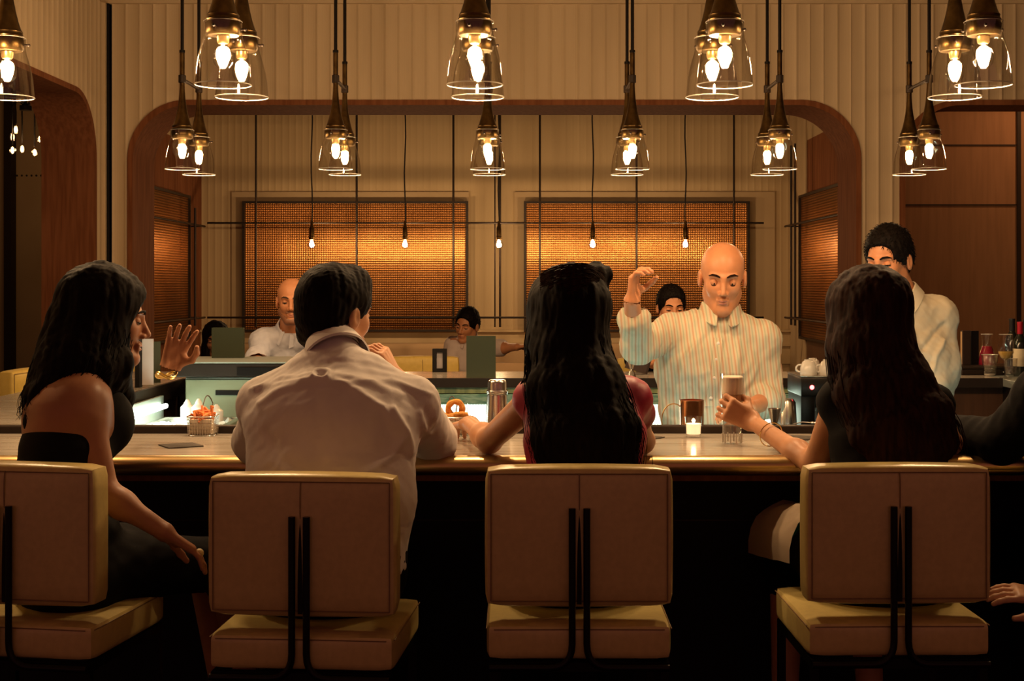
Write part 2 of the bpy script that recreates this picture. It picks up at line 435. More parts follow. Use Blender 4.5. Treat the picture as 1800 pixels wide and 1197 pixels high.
copper_panel('copper_wall_panel', 'glowing copper mesh panel on the right side wall of the room beyond the opening', (RX1-.045, 11.15, 1.70), 2.25, 1.22, 'y')
bm = NB(); b2(bm, RX1-.012, RX1-.002, 10.1, 12.2, .4, 1.08)
struct('trim_11', bm, M['wood_dark'])

# rod screen that carries the small bulbs
YS = 12.3
def px(x, D=YS): return (x-920)*D/F
t = thing('rod_screen', 'thin dark rod grid standing in front of the copper wall panels', 'screen', (px(870),YS,0))
for zc, a, b in ((CAMZ+108*YS/F, 365, 1342), (CAMZ-58*YS/F, 365, 1342)):
    bm = NB(); tube(bm, [(px(a)-px(870),-.012,zc),(px(b)-px(870),-.012,zc)], .009); obj('cross_rod', bm, M['trim_dark'], t)
for x in (450, 627, 797, 870, 879, 949, 1119, 1290):
    bm = NB(); tube(bm, [(px(x)-px(870),0,CEIL),(px(x)-px(870),0,CAMZ-75*YS/F)], .0095 if x!=870 else .006); obj('upright_rod', bm, M['trim_dark'], t)
for (x, n, lab) in ((RX0+.16,'rod_screen','thin dark rods running along the left side wall in front of its copper panel'),(RX1-.16,'rod_screen','thin dark rods running along the right side wall in front of its copper panel')):
    t = thing(n, lab, 'screen', (x,11.2,0))
    for zc in (2.06, 1.26):
        bm = NB(); tube(bm, [(0,-1.15,zc),(0,1.22,zc)], .009)
        for yy in (-1.14,1.20): tube(bm, [(0,yy,zc),(-.158 if x<0 else .158,yy,zc)], .006)
        obj('cross_rod', bm, M['trim_dark'], t)
    for y in ((.83,1.0) if x>0 else (.8,)):
        bm = NB(); tube(bm, [(0.012,y,1.2),(0.012,y,2.75 if x>0 else 2.2)], .010); obj('upright_rod', bm, M['trim_dark'], t)
# five bare bulbs
for i, (x, wh) in enumerate(((548,'above the bald man in the blue-white shirt'),(712,'second from the left, over the yellow bench seat'),(877,'over the gap between the two copper panels'),(1042,'second from the right, left of the bartender'),(1205,'rightmost, beside the bartender head'))):
    Y = 12.0; X = px(x, Y)
    t = thing('bare_bulb_pendant', 'small bare bulb on a thin cord, '+wh, 'pendant lamp', (X,Y,CAMZ+72*Y/F), 0, 'bare bulbs in the room beyond')
    bm = NB(); pts=[(0.006*math.sin(k*1.3+i),0,.15+k*.15) for k in range(13)]; pts[-1]=(0,0,CEIL-(CAMZ+72*Y/F)); tube(bm, pts, .006); obj('cord', bm, M['cable'], t)
    bm = NB(); lathe(bm, [(0,.19),(.010,.19),(.013,.15),(.020,.13),(.022,.06),(.027,.055),(.027,.035),(.0,.035)], seg=14); obj('socket', bm, M['bronze'], t)
    bm = NB(); lathe(bm, [(.012,.040),(.016,.028),(.030,.010),(.036,-.010),(.031,-.030),(.018,-.042),(0,-.046)], seg=16); g = obj('bulb', bm, M['bulb_glass'], t)
    point_light('bulb_light', (0,0,-.008), ROOM_W, (1,.63,.31), .030, t)

# room beyond the right opening: plain brown panelling
bm = NB(); b2(bm, 2.62, 7.2, 11.0, 11.1, 0, CEIL); struct('wall_side_room', bm, M['brown_panel'])
bm = NB()
for z in (CAMZ+245*11/F, CAMZ+140*11/F): b2(bm, 2.6, 3.84, 10.992, 11.002, z-.004, z+.004)
b2(bm, 3.84, 3.87, 10.985, 11.002, 0, CEIL)
struct('trim_12', bm, M['trim_dark'])
bm = NB(); b2(bm, 2.58, 2.62, 9.95, 11.1, 0, CEIL); struct('wall_side_room_left', bm, M['brown_panel'])

# room beyond the left arch
bm = NB(); b2(bm, -9, RX0-.12, 13.5, 13.6, 0, CEIL); struct('wall_lounge', bm, M['panel_cream'])
xs = lambda x: (x-920)*13.45/F
bm = NB(); b2(bm, xs(13), xs(25), 13.36, 13.5, 0, CEIL); struct('trim_13', bm, M['trim_dark'])
bm = NB(); b2(bm, xs(96), RX0-.12, 13.40, 13.5, 0, CEIL); struct('trim_14', bm, M['wood_dark'])
bm = NB()
for k in range(60): sphere(bm, (xs(91), 13.495, CAMZ+290*13.45/F-k*.062), .010, 6)
for k in range(8): sphere(bm, (xs(27+k*8.5), 13.495, CAMZ+192*13.45/F), .010, 6)
o = struct('trim_15', bm, M['trim_dark']); o['label']='dark rivet heads on the lounge wall'
bm = NB(); b2(bm, -9.05, -9, 3, 13.6, 0, CEIL); struct('wall_lounge_side', bm, M['panel_cream'])

# spider chandelier in the lounge
Y = 12.0; c = W(45, 190, Y)
t = thing('spider_chandelier', 'black spider chandelier of small bare bulbs in the lounge behind the left arch', 'chandelier', c)
bm = NB(); lathe(bm, [(0,.02),(.05,.02),(.05,-.02),(0,-.02)]); tube(bm, [(0,0,.02),(0,0,CEIL-c.z)], .012); obj('hub', bm, M['black_metal'], t)
for (x, y) in ((22,264),(39,262),(61,268),(83,264),(28,228),(78,231),(22,241),(71,244)):
    p = W(x, y, Y + random.uniform(-.18,.18)) - c
    bm = NB(); top = Vector((p.x, p.y, .02 + random.uniform(-.02,.05)))
    tube(bm, arc((0,0,0), (top.x*.6, top.y*.6, .10), top, 5) + arc(top, top+Vector((top.x*.12,top.y*.12,-.02)), (p.x,p.y,top.z-.08), 4)[1:] + [(p.x,p.y,p.z+.05)], .007, 6); ar = obj('arm', bm, M['black_metal'], t)
    bm = NB(); sphere(bm, p, .027, 10, (1,1,1.35)); obj('bulb', bm, M['bulb_glass'], ar)
    point_light('bulb_light', p, 1.3, (1,.55,.22), .020, t)

# unseen lamp and housing, added to brighten the panelled side room
t = thing('side_room_fill_lamp', 'round unseen fill lamp added to brighten the brown panelled side room', 'added fill lamp', (4.3, 10.35, CEIL))
bm = NB(); lathe(bm, [(0,0),(.09,0),(.09,-.02),(.07,-.022),(.065,-.005),(0,-.005)], seg=24); obj('housing', bm, M['black_metal'], t)
area_light('side_room_fill_light', (0,0,-.03), (0,0,0), .12, .12, 20, (1,.55,.26), t)
# ================================================================== the bar
ZC = 1.07
bar = thing('bar_counter', 'U shaped bar counter with streaked marble top and rounded brass front edge', 'bar counter', (0.1, 4.25, 0))
def bo(name, bm, m, smooth=True, label=None):
    for v in bm.verts: v.co -= Vector((0.1, 4.25, 0))
    return obj(name, bm, m, bar, smooth, label=label)
bm = NB(); b2(bm, -2.25, 3.05, 3.955, 4.55, ZC-.04, ZC, .003); bo('worktop', bm, M['marble'], False)
bm = NB(); b2(bm, -2.25, -1.72, 4.552, 7.20, ZC-.04, ZC, .003); bo('worktop', bm, M['marble'], False)
bm = NB(); b2(bm, -2.25, 2.44, 7.205, 7.80, ZC-.04, ZC, .003); bo('worktop', bm, M['marble'], False)
bm = NB(); b2(bm, 2.44, 3.05, 4.552, 7.80, ZC-.04, ZC, .003); bo('worktop', bm, M['steel_soft'], False, label='dull metal service end of the counter')
# brass bullnose: half round profile swept along the front in two lengths with a joint
def bull(x0, x1):
    bm = NB(); prof = []
    for k in range(13):
        a = PI/2 + PI*k/12; prof.append((3.957+.034*math.cos(a), ZC-.027+.0275*math.sin(a)))
    prof += [(3.975, ZC-.0545), (3.975, ZC)]
    A = [bm.verts.new((x0,y,z)) for y,z in prof]; B = [bm.verts.new((x1,y,z)) for y,z in prof]
    for k in range(len(prof)): bm.faces.new((A[k],A[(k+1)%len(prof)],B[(k+1)%len(prof)],B[k]))
    bm.faces.new(A); bm.faces.new(B[::-1]); return bm
bo('brass_edge', bull(-2.25,.358), M['brass']); bo('brass_edge', bull(.360,3.05), M['brass'])
bm = NB(); b2(bm,-2.2,3.0,3.99,4.50,ZC-.075,ZC-.041); bo('underside', bm, M['wood'], False)
bm = NB(); b2(bm,-2.1,2.95,4.22,4.30,.0,ZC-.076); bo('front_panel', bm, M['black'], False)
bm = NB(); b2(bm,-2.1,2.95,4.212,4.22,.845,.85); bo('panel_trim', bm, M['trim_dark'], False)
bm = NB(); tube(bm, [(-2.1,4.0,.22),(2.95,4.0,.22)], .02, 10); 
for x in (-1.9,-.9,.1,1.1,2.1,2.9): tube(bm, [(x,4.0,.22),(x,4.22,.22)], .012, 8)
bo('foot_rail', bm, M['brass'])
bm = NB(); b2(bm,-1.71,2.43,4.552,4.60,ZC-.02,ZC+.024,.004); bo('back_lip', bm, M['trim_dark'], False, label='dark raised service lip')
bm = NB(); b2(bm,-1.71,2.43,4.60,4.92,ZC-.065,ZC-.04); bo('service_ledge', bm, M['steel'], False)
bm = NB(); b2(bm,-1.71,2.43,4.88,4.92,.1,ZC-.066); bo('service_front', bm, M['steel_soft'], False)
bm = NB(); b2(bm,-2.2,-1.76,4.56,7.2,0,ZC-.041); b2(bm,-2.2,3.0,7.28,7.7,0,ZC-.041); bo('body_panel', bm, M['wood_dark'], False)
bm = NB(); b2(bm,-1.735,-1.715,4.93,7.2,ZC-.075,ZC+.002); b2(bm,-1.72,2.44,7.190,7.204,ZC-.045,ZC+.003); bo('inner_edge', bm, M['trim_dark'], False)
# far inner face: strip with painted reflections, green marble strip, backlit ribbed panel
bm = NB(); b2(bm,-1.0,1.42,7.215,7.27,.995,ZC-.042); bo('mottled_strip', bm, M['shelf_front'], False)
bm = NB(); b2(bm,-1.0,1.42,7.185,7.27,.94,.992,.003); bo('green_marble_strip', bm, M['green_marble'], False)
bm = NB(); b2(bm,-1.0,1.42,7.21,7.27,.62,.94); bo('backlit_panel', bm, M['backlit'], False, label='backlit ribbed panel')
area_light('panel_light', (.2-.1, 7.17-4.25, .80), (PI/2,0,PI), 2.4, .28, 5.0, (.80,1,.78), bar)
# inner light strip under the near ledge (lights the bartenders from below)
bm = NB(); b2(bm,-.6,2.3,4.922,4.934,.955,.975); bo('light_strip', bm, M['tube'], False)
area_light('strip_light', (.9-.1, 4.945-4.25, .96), (-PI/2-.75,0,0), 2.8, .03, 3.2, (.72,1,.74), bar)
# right leg: drawers and door faces on its inner side
bm = NB(); b2(bm,2.47,3.0,4.60,7.70,0,ZC-.041); bo('service_cabinet', bm, M['trim_dark'], False)
for y0,y1 in ((5.0,5.9),(5.93,6.6),(6.63,7.15)):
    bm = NB(); b2(bm,2.452,2.47,y0,y1,.90,.985,.003); d = bo('drawer', bm, M['wood_dark'], False)
    bm = NB(); b2(bm,2.452,2.47,y0,y1,.25,.88,.003); d = bo('cabinet_door', bm, M['steel_soft'], False)
    bm = NB(); box(bm,(2.44-.1,(y0+.12)-4.25,.72),(.02,.022,.11),bev=.004); sphere(bm,(2.436-.1,(y0+.12)-4.25,.80),.018,8); obj('latch', bm, M['black_metal'], d)

# raised dark block at the far right corner, menus and glassware
t = thing('service_box', 'low dark box at the far right end of the bar, carrying dark menus', 'box', (2.52,7.60,ZC))
bm = NB(); b2(bm,-.20,.10,-.12,.12,0,.035,.004); b2(bm,-.22,.12,-.14,.14,.035,.048,.003); obj('case', bm, M['trim_dark'], t, False)
bm = NB(); 
for x in (-.08,.02): sphere(bm,(x,-.125,.018),.005,6)
obj('knob', bm, M['steel'], t)

# stainless cabinet at the far left inside corner
t = thing('under_counter_fridge', 'pale steel cabinet under a dark top, inside the far left corner of the bar', 'fridge', (-1.25,6.85,0))
bm = NB(); b2(bm,-.36,.40,-.12,.32,.04,1.108,.004); obj('body', bm, M['steel_soft'], t, False)
dr = None
bm = NB(); b2(bm,-.355,.39,-.14,-.121,.3,1.100,.004); dr = obj('door', bm, M['teal_steel'], t, False)
bm = NB(); b2(bm,-.21,.20,-.150,-.140,1.025,1.048); obj('handle_slot', bm, M['black'], dr, False)
bm = NB(); b2(bm,-.105,.3,-.145,-.139,.995,1.0)
tube(bm, [(-.102,-.142,.995),(-.075,-.142,.90),(-.075,-.142,.55)], .0028, 6); obj('door_line', bm, M['trim_dark'], dr, False)
bm = NB(); b2(bm,-.40,.46,-.18,.34,1.112,1.178,.006); obj('top', bm, M['trim_dark'], t, False)
bm = NB(); b2(bm,-.10,.44,-.19,-.18,1.12,1.16); obj('control_strip', bm, M['black'], t, False)
bm = NB(); b2(bm,-.41,.46,-.19,.34,1.178,1.184); obj('top_edge', bm, M['steel_soft'], t, False)

# knife block or dispenser wedge in front of the cabinet
t = thing('till_terminal', 'small dark sloped terminal in front of the pale steel cabinet', 'terminal', (-1.02,6.0,.62))
bm = NB(); 
pr = [(-.20,0),(.25,0),(.25,.55),(-.02,.55),(-.115,.44),(-.16,.43),(-.17,.33)]
A=[bm.verts.new((x,-.12,z)) for x,z in pr]; B=[bm.verts.new((x,.14,z)) for x,z in pr]
for k in range(len(pr)): bm.faces.new((A[k],A[(k+1)%len(pr)],B[(k+1)%len(pr)],B[k]))
bm.faces.new(A); bm.faces.new(B[::-1]); obj('case', bm, M['trim_dark'], t, False)
bm = NB(); b2(bm,-.15,.25,-.135,-.121,.02,.05); obj('rim', bm, M['steel'], t, False)
bm = NB(); b2(bm,-.15,.20,-.08,.10,-.62,0); obj('stand', bm, M['black_metal'], t, False)

# lit ice well with limes
IW = V(-1.50, 5.92, 0)
t = thing('ice_well', 'brightly lit steel ice well inside the left leg of the bar', 'ice bin', IW)
bm = NB()
for a in ((-.20,.20,-.72,-.68),(-.20,.20,.68,.72),(-.20,-.17,-.68,.68),(.17,.20,-.68,.68)): b2(bm, *a, .55, .93)
b2(bm,-.2,.2,-.72,.72,.50,.55); obj('basin', bm, M['steel'], t, False)
bm = NB(); b2(bm,-.20,-.185,-.7,.7,.93,1.03); obj('splash_back', bm, M['steel_soft'], t, False)
bm = NB(); tube(bm, [(-.165,-.66,.985),(-.165,.66,.985)], .012, 8); obj('light_tube', bm, M['tube'], t)
bm = NB(); 
for x,y in ((-.18,-.70),(.18,-.70),(-.18,.70),(.18,.70)): b2(bm,x-.02,x+.02,y-.02,y+.02,0,.5)
obj('leg', bm, M['steel_soft'], t, False)
area_light('tube_light', (-.13,0,1.0), (0,-.75,0), .05, 1.3, 4.5, (.92,1,.80), t)
bm = NB()
for k in range(420):
    x=random.uniform(-.155,.155); y=random.uniform(-.66,.66); box(bm,(x,y,.895+random.uniform(-.012,.016)),(.028,.028,.028),rz=random.uniform(0,3),mx=Matrix.Rotation(random.uniform(0,3),4,Vector((random.random(),random.random(),random.random()+.1))))
b2(bm,-.165,.165,-.675,.675,.56,.885)
o = obj('ice_cubes', bm, M['ice'], None, False); o.location = IW; tag(o,'heap of bright ice cubes in the lit well','ice',kind='stuff')
for k,(x,y,s,m_,lb) in enumerate(((-.02,-.52,.036,'lime','round green lime on the ice, largest of the fruit'),(-.11,-.44,.028,'lime','small green lime at the near left of the ice'),(-.15,-.56,.024,'lemon','yellow lemon at the near left edge of the ice'),(.07,-.56,.026,'lemon','yellow lemon by the wire basket side of the ice'),(.02,-.45,.026,'lime','green lime just behind the largest lime'))):
    bm=NB(); sphere(bm,(0,0,0),s,14,(1.15,1,1)); sphere(bm,(s*1.12,0,0),s*.22,8); o=obj('lime' if m_=='lime' else 'lemon', bm, M[m_]); o.location=IW+V(x,y,.915+s); tag(o,lb,'fruit','fruit on the ice')
# squeeze bottles behind the ice
for k,(x,y,h) in enumerate(((.02,.52,.13),(.09,.57,.10),(-.05,.60,.12))):
    t=thing('squeeze_bottle',('tall white squeeze bottle behind the ice, left of the wire basket handle','short white squeeze bottle behind the ice','white squeeze bottle farthest left behind the ice')[k],'bottle',IW+V(x,y,.90),0,'white squeeze bottles')
    bm=NB(); lathe(bm,[(0,0),(.03,0),(.032,.01),(.032,h*.7),(.02,h*.8),(0,h*.8)],seg=14); obj('bottle_body',bm,M['ceramic'],t)
    bm=NB(); lathe(bm,[(.018,h*.8),(.016,h*.86),(.006,h),(0,h)],seg=12); obj('nozzle',bm,M['ceramic'],t)

# ================================================================== pendants
def pendant(bracket):
    t = thing('glass_pendant', 'x', 'pendant lamp')
    # rim of the shade at z = 0
    bm = NB()
    out = [(.0855,.0),(.0845,.010),(.081,.05),(.0755,.085),(.067,.118),(.0595,.142),(.0575,.155),(.0575,.192)]
    lathe(bm, out, seg=40); obj('glass_shade', bm, M['glass_shade'], t)
    g = t.children[0]
    bm = NB(); 
    for z, r, nm_ in ((.0,.0853,'rim'),(.192,.0575,'top_edge')):
        bm = NB(); tube(bm, [(r*math.cos(a), r*math.sin(a), z) for a in [2*PI*k/40 for k in range(41)]], .0019 if z==0 else .0012, 6, False); obj(nm_, bm, M['rim_glass'], g)
    bm = NB()
    lathe(bm, [(0,.150),(.047,.150),(.052,.157),(.053,.185),(.050,.192),(.052,.198),(.048,.205),(.049,.212),(.043,.221),(.034,.250),(.027,.280),(.0205,.315),(.0165,.345),(.0135,.385),(.012,.42),(0,.42)], seg=32)
    obj('socket_cone', bm, M['bronze'], t)
    bm = NB()
    for a in (.3,.3+2*PI/3,.3+4*PI/3):
        bm = NB(); tube(bm, [(.05*math.cos(a),.05*math.sin(a),.172),(.066*math.cos(a),.066*math.sin(a),.172)], .0035, 8); sphere(bm,(.067*math.cos(a),.067*math.sin(a),.172),.005,8); obj('thumb_screw', bm, M['trim_dark'], t)
    bm = NB(); tube(bm, [(0,0,.415),(0,0,.583)], .0125, 12); obj('lower_rod', bm, M['bronze'], t)
    bm = NB(); lathe(bm, [(.0125,.575),(.0145,.577),(.0145,.588),(.008,.590)], seg=14); tube(bm, [(0,0,.583),(0,0,CEIL-2.15)], .0085, 10); obj('upper_rod', bm, M['black_metal'], t)
    bm = NB(); lathe(bm, [(0,CEIL-2.15-.02),(.05,CEIL-2.15-.02),(.055,CEIL-2.15-.005),(.055,CEIL-2.15),(0,CEIL-2.15)], seg=24); obj('ceiling_cap', bm, M['black_metal'], t)
    bm = NB(); lathe(bm, [(.013,.425),(.0185,.428),(.0185,.463),(.013,.466)], seg=16)
    if bracket: tube(bm, [(0,0,.445),(0,bracket,.445)], .009, 8)
    obj('bracket' if bracket else 'collar', bm, M['trim_dark'], t)
    bm = NB(); lathe(bm, [(0,.148),(.020,.148),(.018,.130),(.014,.125),(0,.125)], seg=16); obj('lamp_holder', bm, M['brass'], t)
    bm = NB(); lathe(bm, [(.013,.128),(.016,.118),(.026,.104),(.0305,.085),(.028,.066),(.018,.053),(0,.049)], seg=24)
    b = obj('bulb', bm, M['bulb_glass'], t)
    bm = NB(); tube(bm, [(0,0,.126),(0,0,.110),(0,0,.104)], [.006,.003,.0015], 8)
    obj('glass_stem', bm, M['rim_glass'], b)
    return t
M['rim_glass'] = mat('glass_rim', (.9,.85,.75), .12, spec=.8, emit=None)
BS(M['rim_glass']).inputs['Transmission Weight'].default_value = .45
names = ('leftmost','second from the left','third from the left','fourth from the left','rightmost')
n6 = ('leftmost','second from the left','third from the left','fourth from the left','fifth from the left','rightmost')
pA = pendant(.28); pB = pendant(0)
usedA = usedB = False
rows = [('near', (-1.675,-.914,-.148,.613,1.40), 4.30, 4.585, 2.157, names, NEAR_W), ('far', (-1.69,-.93,-.178,.54,1.27,2.01), 7.00, 7.36, 2.122, n6, FAR_W)]
for row, X, y0, y1, z, nm, pw in rows:
    for k, x in enumerate(X):
        for j, y in enumerate((y0, y1)):
            src = pA if j == 0 else pB
            used = usedA if j == 0 else usedB
            lab = 'clear glass pendant in the %s row, %s pair, %s one' % ('large near' if row=='near' else 'smaller far', nm[k], 'front' if j==0 else 'rear')
            if used: r = dup(src, (x,y,z), 0)
            else: r = src; r.location = (x,y,z)
            if row == 'far' and j == 0:
                for c_ in r.children:
                    if c_.name.startswith('bracket'): c_.scale = (1, 1.28, 1)
            r['label'] = lab; r['group'] = 'glass pendants over the %s counter' % row
            if j == 0: usedA = True
            else: usedB = True
            ljit = rng.uniform(-.004,.004)
            point_light('bulb_light', (0,0,.083), pw, (1,.62,.31), .0235, r)
# (lights are added per lamp; dup copies the light children of the first ones too, so remove doubles)
for o in [o for o in bpy.data.objects if o.type=='LIGHT' and o.name.startswith('bulb_light') and o.parent and o.parent.name.startswith('glass_pendant')]:
    sib = [c_ for c_ in o.parent.children if c_.type=='LIGHT']
    if len(sib) > 1 and o != sib[0]: bpy.data.objects.remove(o)
for o in bpy.data.objects:
    if o.type=='LIGHT' and o.parent and o.parent.name.startswith('glass_pendant'):
        o.data = o.data.copy(); o.data.energy = NEAR_W if o.parent.location.y < 6 else FAR_W

# ================================================================== stools
def pad(bm, x0, x1, y0, y1, z0, z1, r, n=6, bulge=.006):
    """upholstered slab: rounded box with slightly crowned faces"""
    cx,cy,cz=(x0+x1)/2,(y0+y1)/2,(z0+z1)/2; hx,hy,hz=(x1-x0)/2,(y1-y0)/2,(z1-z0)/2
    r_=bmesh.ops.create_cube(bm,size=2.0); vs=r_['verts']; es=list({e for v in vs for e in v.link_edges})
    bmesh.ops.subdivide_edges(bm,edges=es,cuts=11,use_grid_fill=True)
    allv=list(bm.verts)
    for v in allv:
        p=v.co.copy()
        def sh(t,h):   # denser towards the edges
            return math.copysign(1-(1-abs(t))**1.0,t)*h
        q=Vector((sh(p.x,hx),sh(p.y,hy),sh(p.z,hz)))
        # rounded box projection
        inner=Vector((max(-hx+r,min(hx-r,q.x)),max(-hy+r,min(hy-r,q.y)),max(-hz+r,min(hz-r,q.z))))
        d=q-inner
        if d.length>1e-9: q=inner+d.normalized()*r if (abs(p.x)>.999)+(abs(p.y)>.999)+(abs(p.z)>.999)>=1 else q
        u,v_,w_=q.x/hx,q.y/hy,q.z/hz
        if abs(p.y)>.999: q.y+=math.copysign(bulge*(1-u*u)*(1-w_*w_),p.y)
        if abs(p.z)>.999: q.z+=math.copysign(bulge*(1-u*u)*(1-v_*v_),p.z)
        if abs(p.x)>.999: q.x+=math.copysign(bulge*.5*(1-v_*v_)*(1-w_*w_),p.x)
        v.co=q+Vector((cx,cy,cz))
def make_stool(leather, label, group):
    t = thing('bar_stool', label, 'bar stool', (0,0,0), 0, group)
    hw=.225; BY=-.21; z0,z1=.765,1.096
    bm=NB(); pad(bm,-hw,hw,BY,BY+.088,z0,z1,.018); br=obj('backrest',bm,leather,t)
    bm=NB(); q=.013
    for (xa,za,xb,zb) in ((-hw+q,z1-q,hw-q,z1-q),(-hw+q,z0+q,hw-q,z0+q),(-hw+q,z0+q,-hw+q,z1-q),(hw-q,z0+q,hw-q,z1-q)):
        tube(bm,[(xa+(xb-xa)*k/8, BY+.0005-.0055*(1-(2*k/8-1)**2)*0, za+(zb-za)*k/8) for k in range(9)],.0016,6)
    tube(bm,[(.0,BY-.0062+.005*abs(1-2*k/8)**3,1.085-(1.085-.985)*k/8) for k in range(9)],.0014,6)
    tube(bm,[(.0,BY+.088+.006,1.08),(.0,BY+.088+.006,.78)],.0014,6)
    obj('seam',bm,M['seam'],br)
    bm=NB(); # lens shaped slit down the middle of the back
    ring=[]; n=16
    for k in range(n+1):
        z=.985-(.985-.772)*k/n; wv=.0055*math.sin(PI*min(1,(k/n)*.62))**.6
        ring.append((bm.verts.new((-wv,BY-.0068,z)),bm.verts.new((wv,BY-.0068,z)),bm.verts.new((wv,BY-.003,z)),bm.verts.new((-wv,BY-.003,z))))
    for a,b in zip(ring,ring[1:]):
        for k in range(4): bm.faces.new((a[k],a[(k+1)%4],b[(k+1)%4],b[k]))
    obj('slit',bm,M['slot'],br)
    bm=NB(); pad(bm,-.222,.222,-.212,.215,.635,.722,.018,bulge=.004); st=obj('seat',bm,leather,t)
    bm=NB(); zq=.722-.012
    for s in (-1,1): tube(bm,[(s*.2225,-.20,zq),(s*.2235,.0,zq+.001),(s*.2225,.20,zq)],.0015,6)
    tube(bm,[(-.205,-.2125,zq),(0,-.2135,zq+.001),(.205,-.2125,zq)],.0015,6)
    obj('seam',bm,M['seam'],st)
    for s in (-1,1):
        bm=NB(); x=s*.0175
        pts=[(x,BY-.016,1.003),(x,BY-.016,.72)]+arc((x,BY-.016,.68),(x,BY-.016,.622),(x+s*.055,BY-.016,.622),6)+[(s*.215,BY-.016,.622)]
        tube(bm,pts,.0085,10); obj('back_tube',bm,M['black_metal'],t)
    bm=NB()
    b2(bm,-.215,.215,-.215,-.19,.610,.632); b2(bm,-.215,.215,.19,.21,.610,.632)
    for s in (-1,1): b2(bm,s*.205-.01,s*.205+.01,-.19,.19,.610,.632)
    obj('seat_frame',bm,M['black_metal'],t,False)
    for sx in (-1,1):
        for sy in (-1,1):
            bm=NB(); b2(bm,sx*.205-.010,sx*.205+.010,sy*.20-.010,sy*.20+.010,0,.61); obj('leg',bm,M['black_metal'],t,False)
    bm=NB(); b2(bm,-.195,.195,.19,.21,.24,.26)
    for s in (-1,1): b2(bm,s*.205-.007,s*.205+.007,-.19,.19,.05,.064)
    obj('footrest',bm,M['black_metal'],t,False)
    return t
s0=make_stool(M['leather'],'cream leather bar stool, second from the left, behind the man in the white shirt','cream bar stools at the near counter')
s0.location=(-.511,3.55,0); s0.rotation_euler.z=-.075
dup(s0,(-1.205,3.585,.02),-.16,'cream leather bar stool, leftmost, under the woman in the black halter top')
dup(s0,(.134,3.60,.012),.0,'cream leather bar stool, third from the left, behind the woman with the loose hair knot')
dup(s0,(.907,3.63,.012),.015,'cream leather bar stool, rightmost, behind the woman holding the tall glass')
dup(s0,(1.62,3.66,.0),.05,'cream leather bar stool under the person in black, at the right edge')
y0=make_stool(M['leather_y'],'mustard leather stool seen alone across the bar, left of the green menu','mustard stools round the far side')
y0.location=(-.63,8.72,.0); y0.rotation_euler.z=PI
dup(y0,(-2.66,7.10,.03),PI/2-.1,'mustard leather stool at the left leg of the bar, nearest the left edge')
dup(y0,(-2.42,8.50,.0),PI+.3,'mustard leather stool at the far left corner, next to the white menu')
dup(y0,(-1.33,8.55,.0),PI,'mustard leather stool under the bald man in the blue-white shirt')
dup(y0,(.80,8.55,.0),PI,'mustard leather stool under the person behind the bartender')

# banquette in the room beyond
t=thing('banquette','long tan upholstered banquette along the back wall','bench',(-.25,12.3,0))
bm=NB(); b2(bm,-2.4,2.4,.35,.60,.42,1.02,.05,seg=3); obj('backrest',bm,M['upholstery'],t)
bm=NB(); b2(bm,-2.4,2.4,-.15,.38,.28,.46,.04,seg=3); obj('seat',bm,M['upholstery'],t)
bm=NB(); b2(bm,-2.4,2.4,-.10,.58,0,.28); obj('plinth',bm,M['wood_dark'],t,False)
t=thing('tub_chair','rounded tan armchair beyond the bar, left of the woman with the hair knot','chair',(-.08,9.0,0))
bm=NB(); n=14
for k in range(n): pass
ring=[]
for k in range(n+1):
    a=PI*k/n; ring.append([bm.verts.new((r_*math.cos(a)*1.0,-r_*math.sin(a)*.9,z)) for r_,z in ((.24,.3),(.24,1.02),(.22,1.06),(.19,1.06),(.17,1.02),(.17,.3))])
for a,b in zip(ring,ring[1:]):
    for k in range(5): bm.faces.new((a[k],a[k+1],b[k+1],b[k]))
    bm.faces.new((a[5],a[0],b[0],b[5]))
bm.faces.new(ring[0]); bm.faces.new(ring[-1]); obj('backrest',bm,M['upholstery'],t)
bm=NB(); b2(bm,-.16,.16,-.16,.25,.62,.74,.03); obj('seat',bm,M['upholstery'],t)
bm=NB(); lathe(bm,[(0,0),(.2,0),(.2,.02),(.03,.04),(.03,.62),(0,.62)],seg=20); obj('pedestal',bm,M['black_metal'],t)
# ================================================================== things on the counters
def menu(name,label,loc,w_,h_,cover,lean=0,rz=0,page=None,open_=.35):
    """folded card standing up: two leaves meeting at a spine"""
    t=thing(name,label,'menu',loc,rz)
    for s in (-1,1):
        bm=NB(); R=Matrix.Rotation(s*open_,4,'Z')
        box(bm,(0,0,0),(w_/2 if open_<.9 else w_,.004,h_))
        for v in bm.verts: v.co=R@(v.co+Vector((s*w_/4 if open_<.9 else s*w_/2,0,h_/2)))
        obj('cover_leaf',bm,cover if not(page and s==1) else page,t,False)
    return t
def slab_menu(name,label,loc,w_,h_,cover,rz=0,d=.03,lean=0):
    t=thing(name,label,'menu',loc,rz)
    bm=NB(); box(bm,(0,0,h_/2),(w_,.005,h_)); obj('front_cover',bm,cover,t,False)
    bm=NB(); box(bm,(0,d,h_/2),(w_,.005,h_)); obj('back_cover',bm,cover,t,False)
    bm=NB(); box(bm,(0,d/2,h_-.004),(w_,d-.004,.005)); box(bm,(0,d/2,h_*.48),(w_-.012,d*.5,h_*.9)); obj('pages',bm,M['menu_dark'],t,False)
    return t
slab_menu('menu_stand','tall dark green menu standing in the centre of the far counter',V((845.5-920)*7.26/F,7.26,ZC),.150,.215,M['menu_green'])
slab_menu('menu_stand','square dark green menu standing at the left, before the dark-haired person',V((400-920)*7.05/F,7.05,1.184),.158,.150,M['menu_green'])
slab_menu('menu_stand','narrow dark green menu to the right of the white menu page',V((272-920)*6.9/F,6.9,ZC),.055,.20,M['menu_green'],rz=.3)
t=thing('open_menu','black menu with a white page, standing on the left leg of the bar','menu',V((252-920)*6.6/F,6.6,ZC),0)
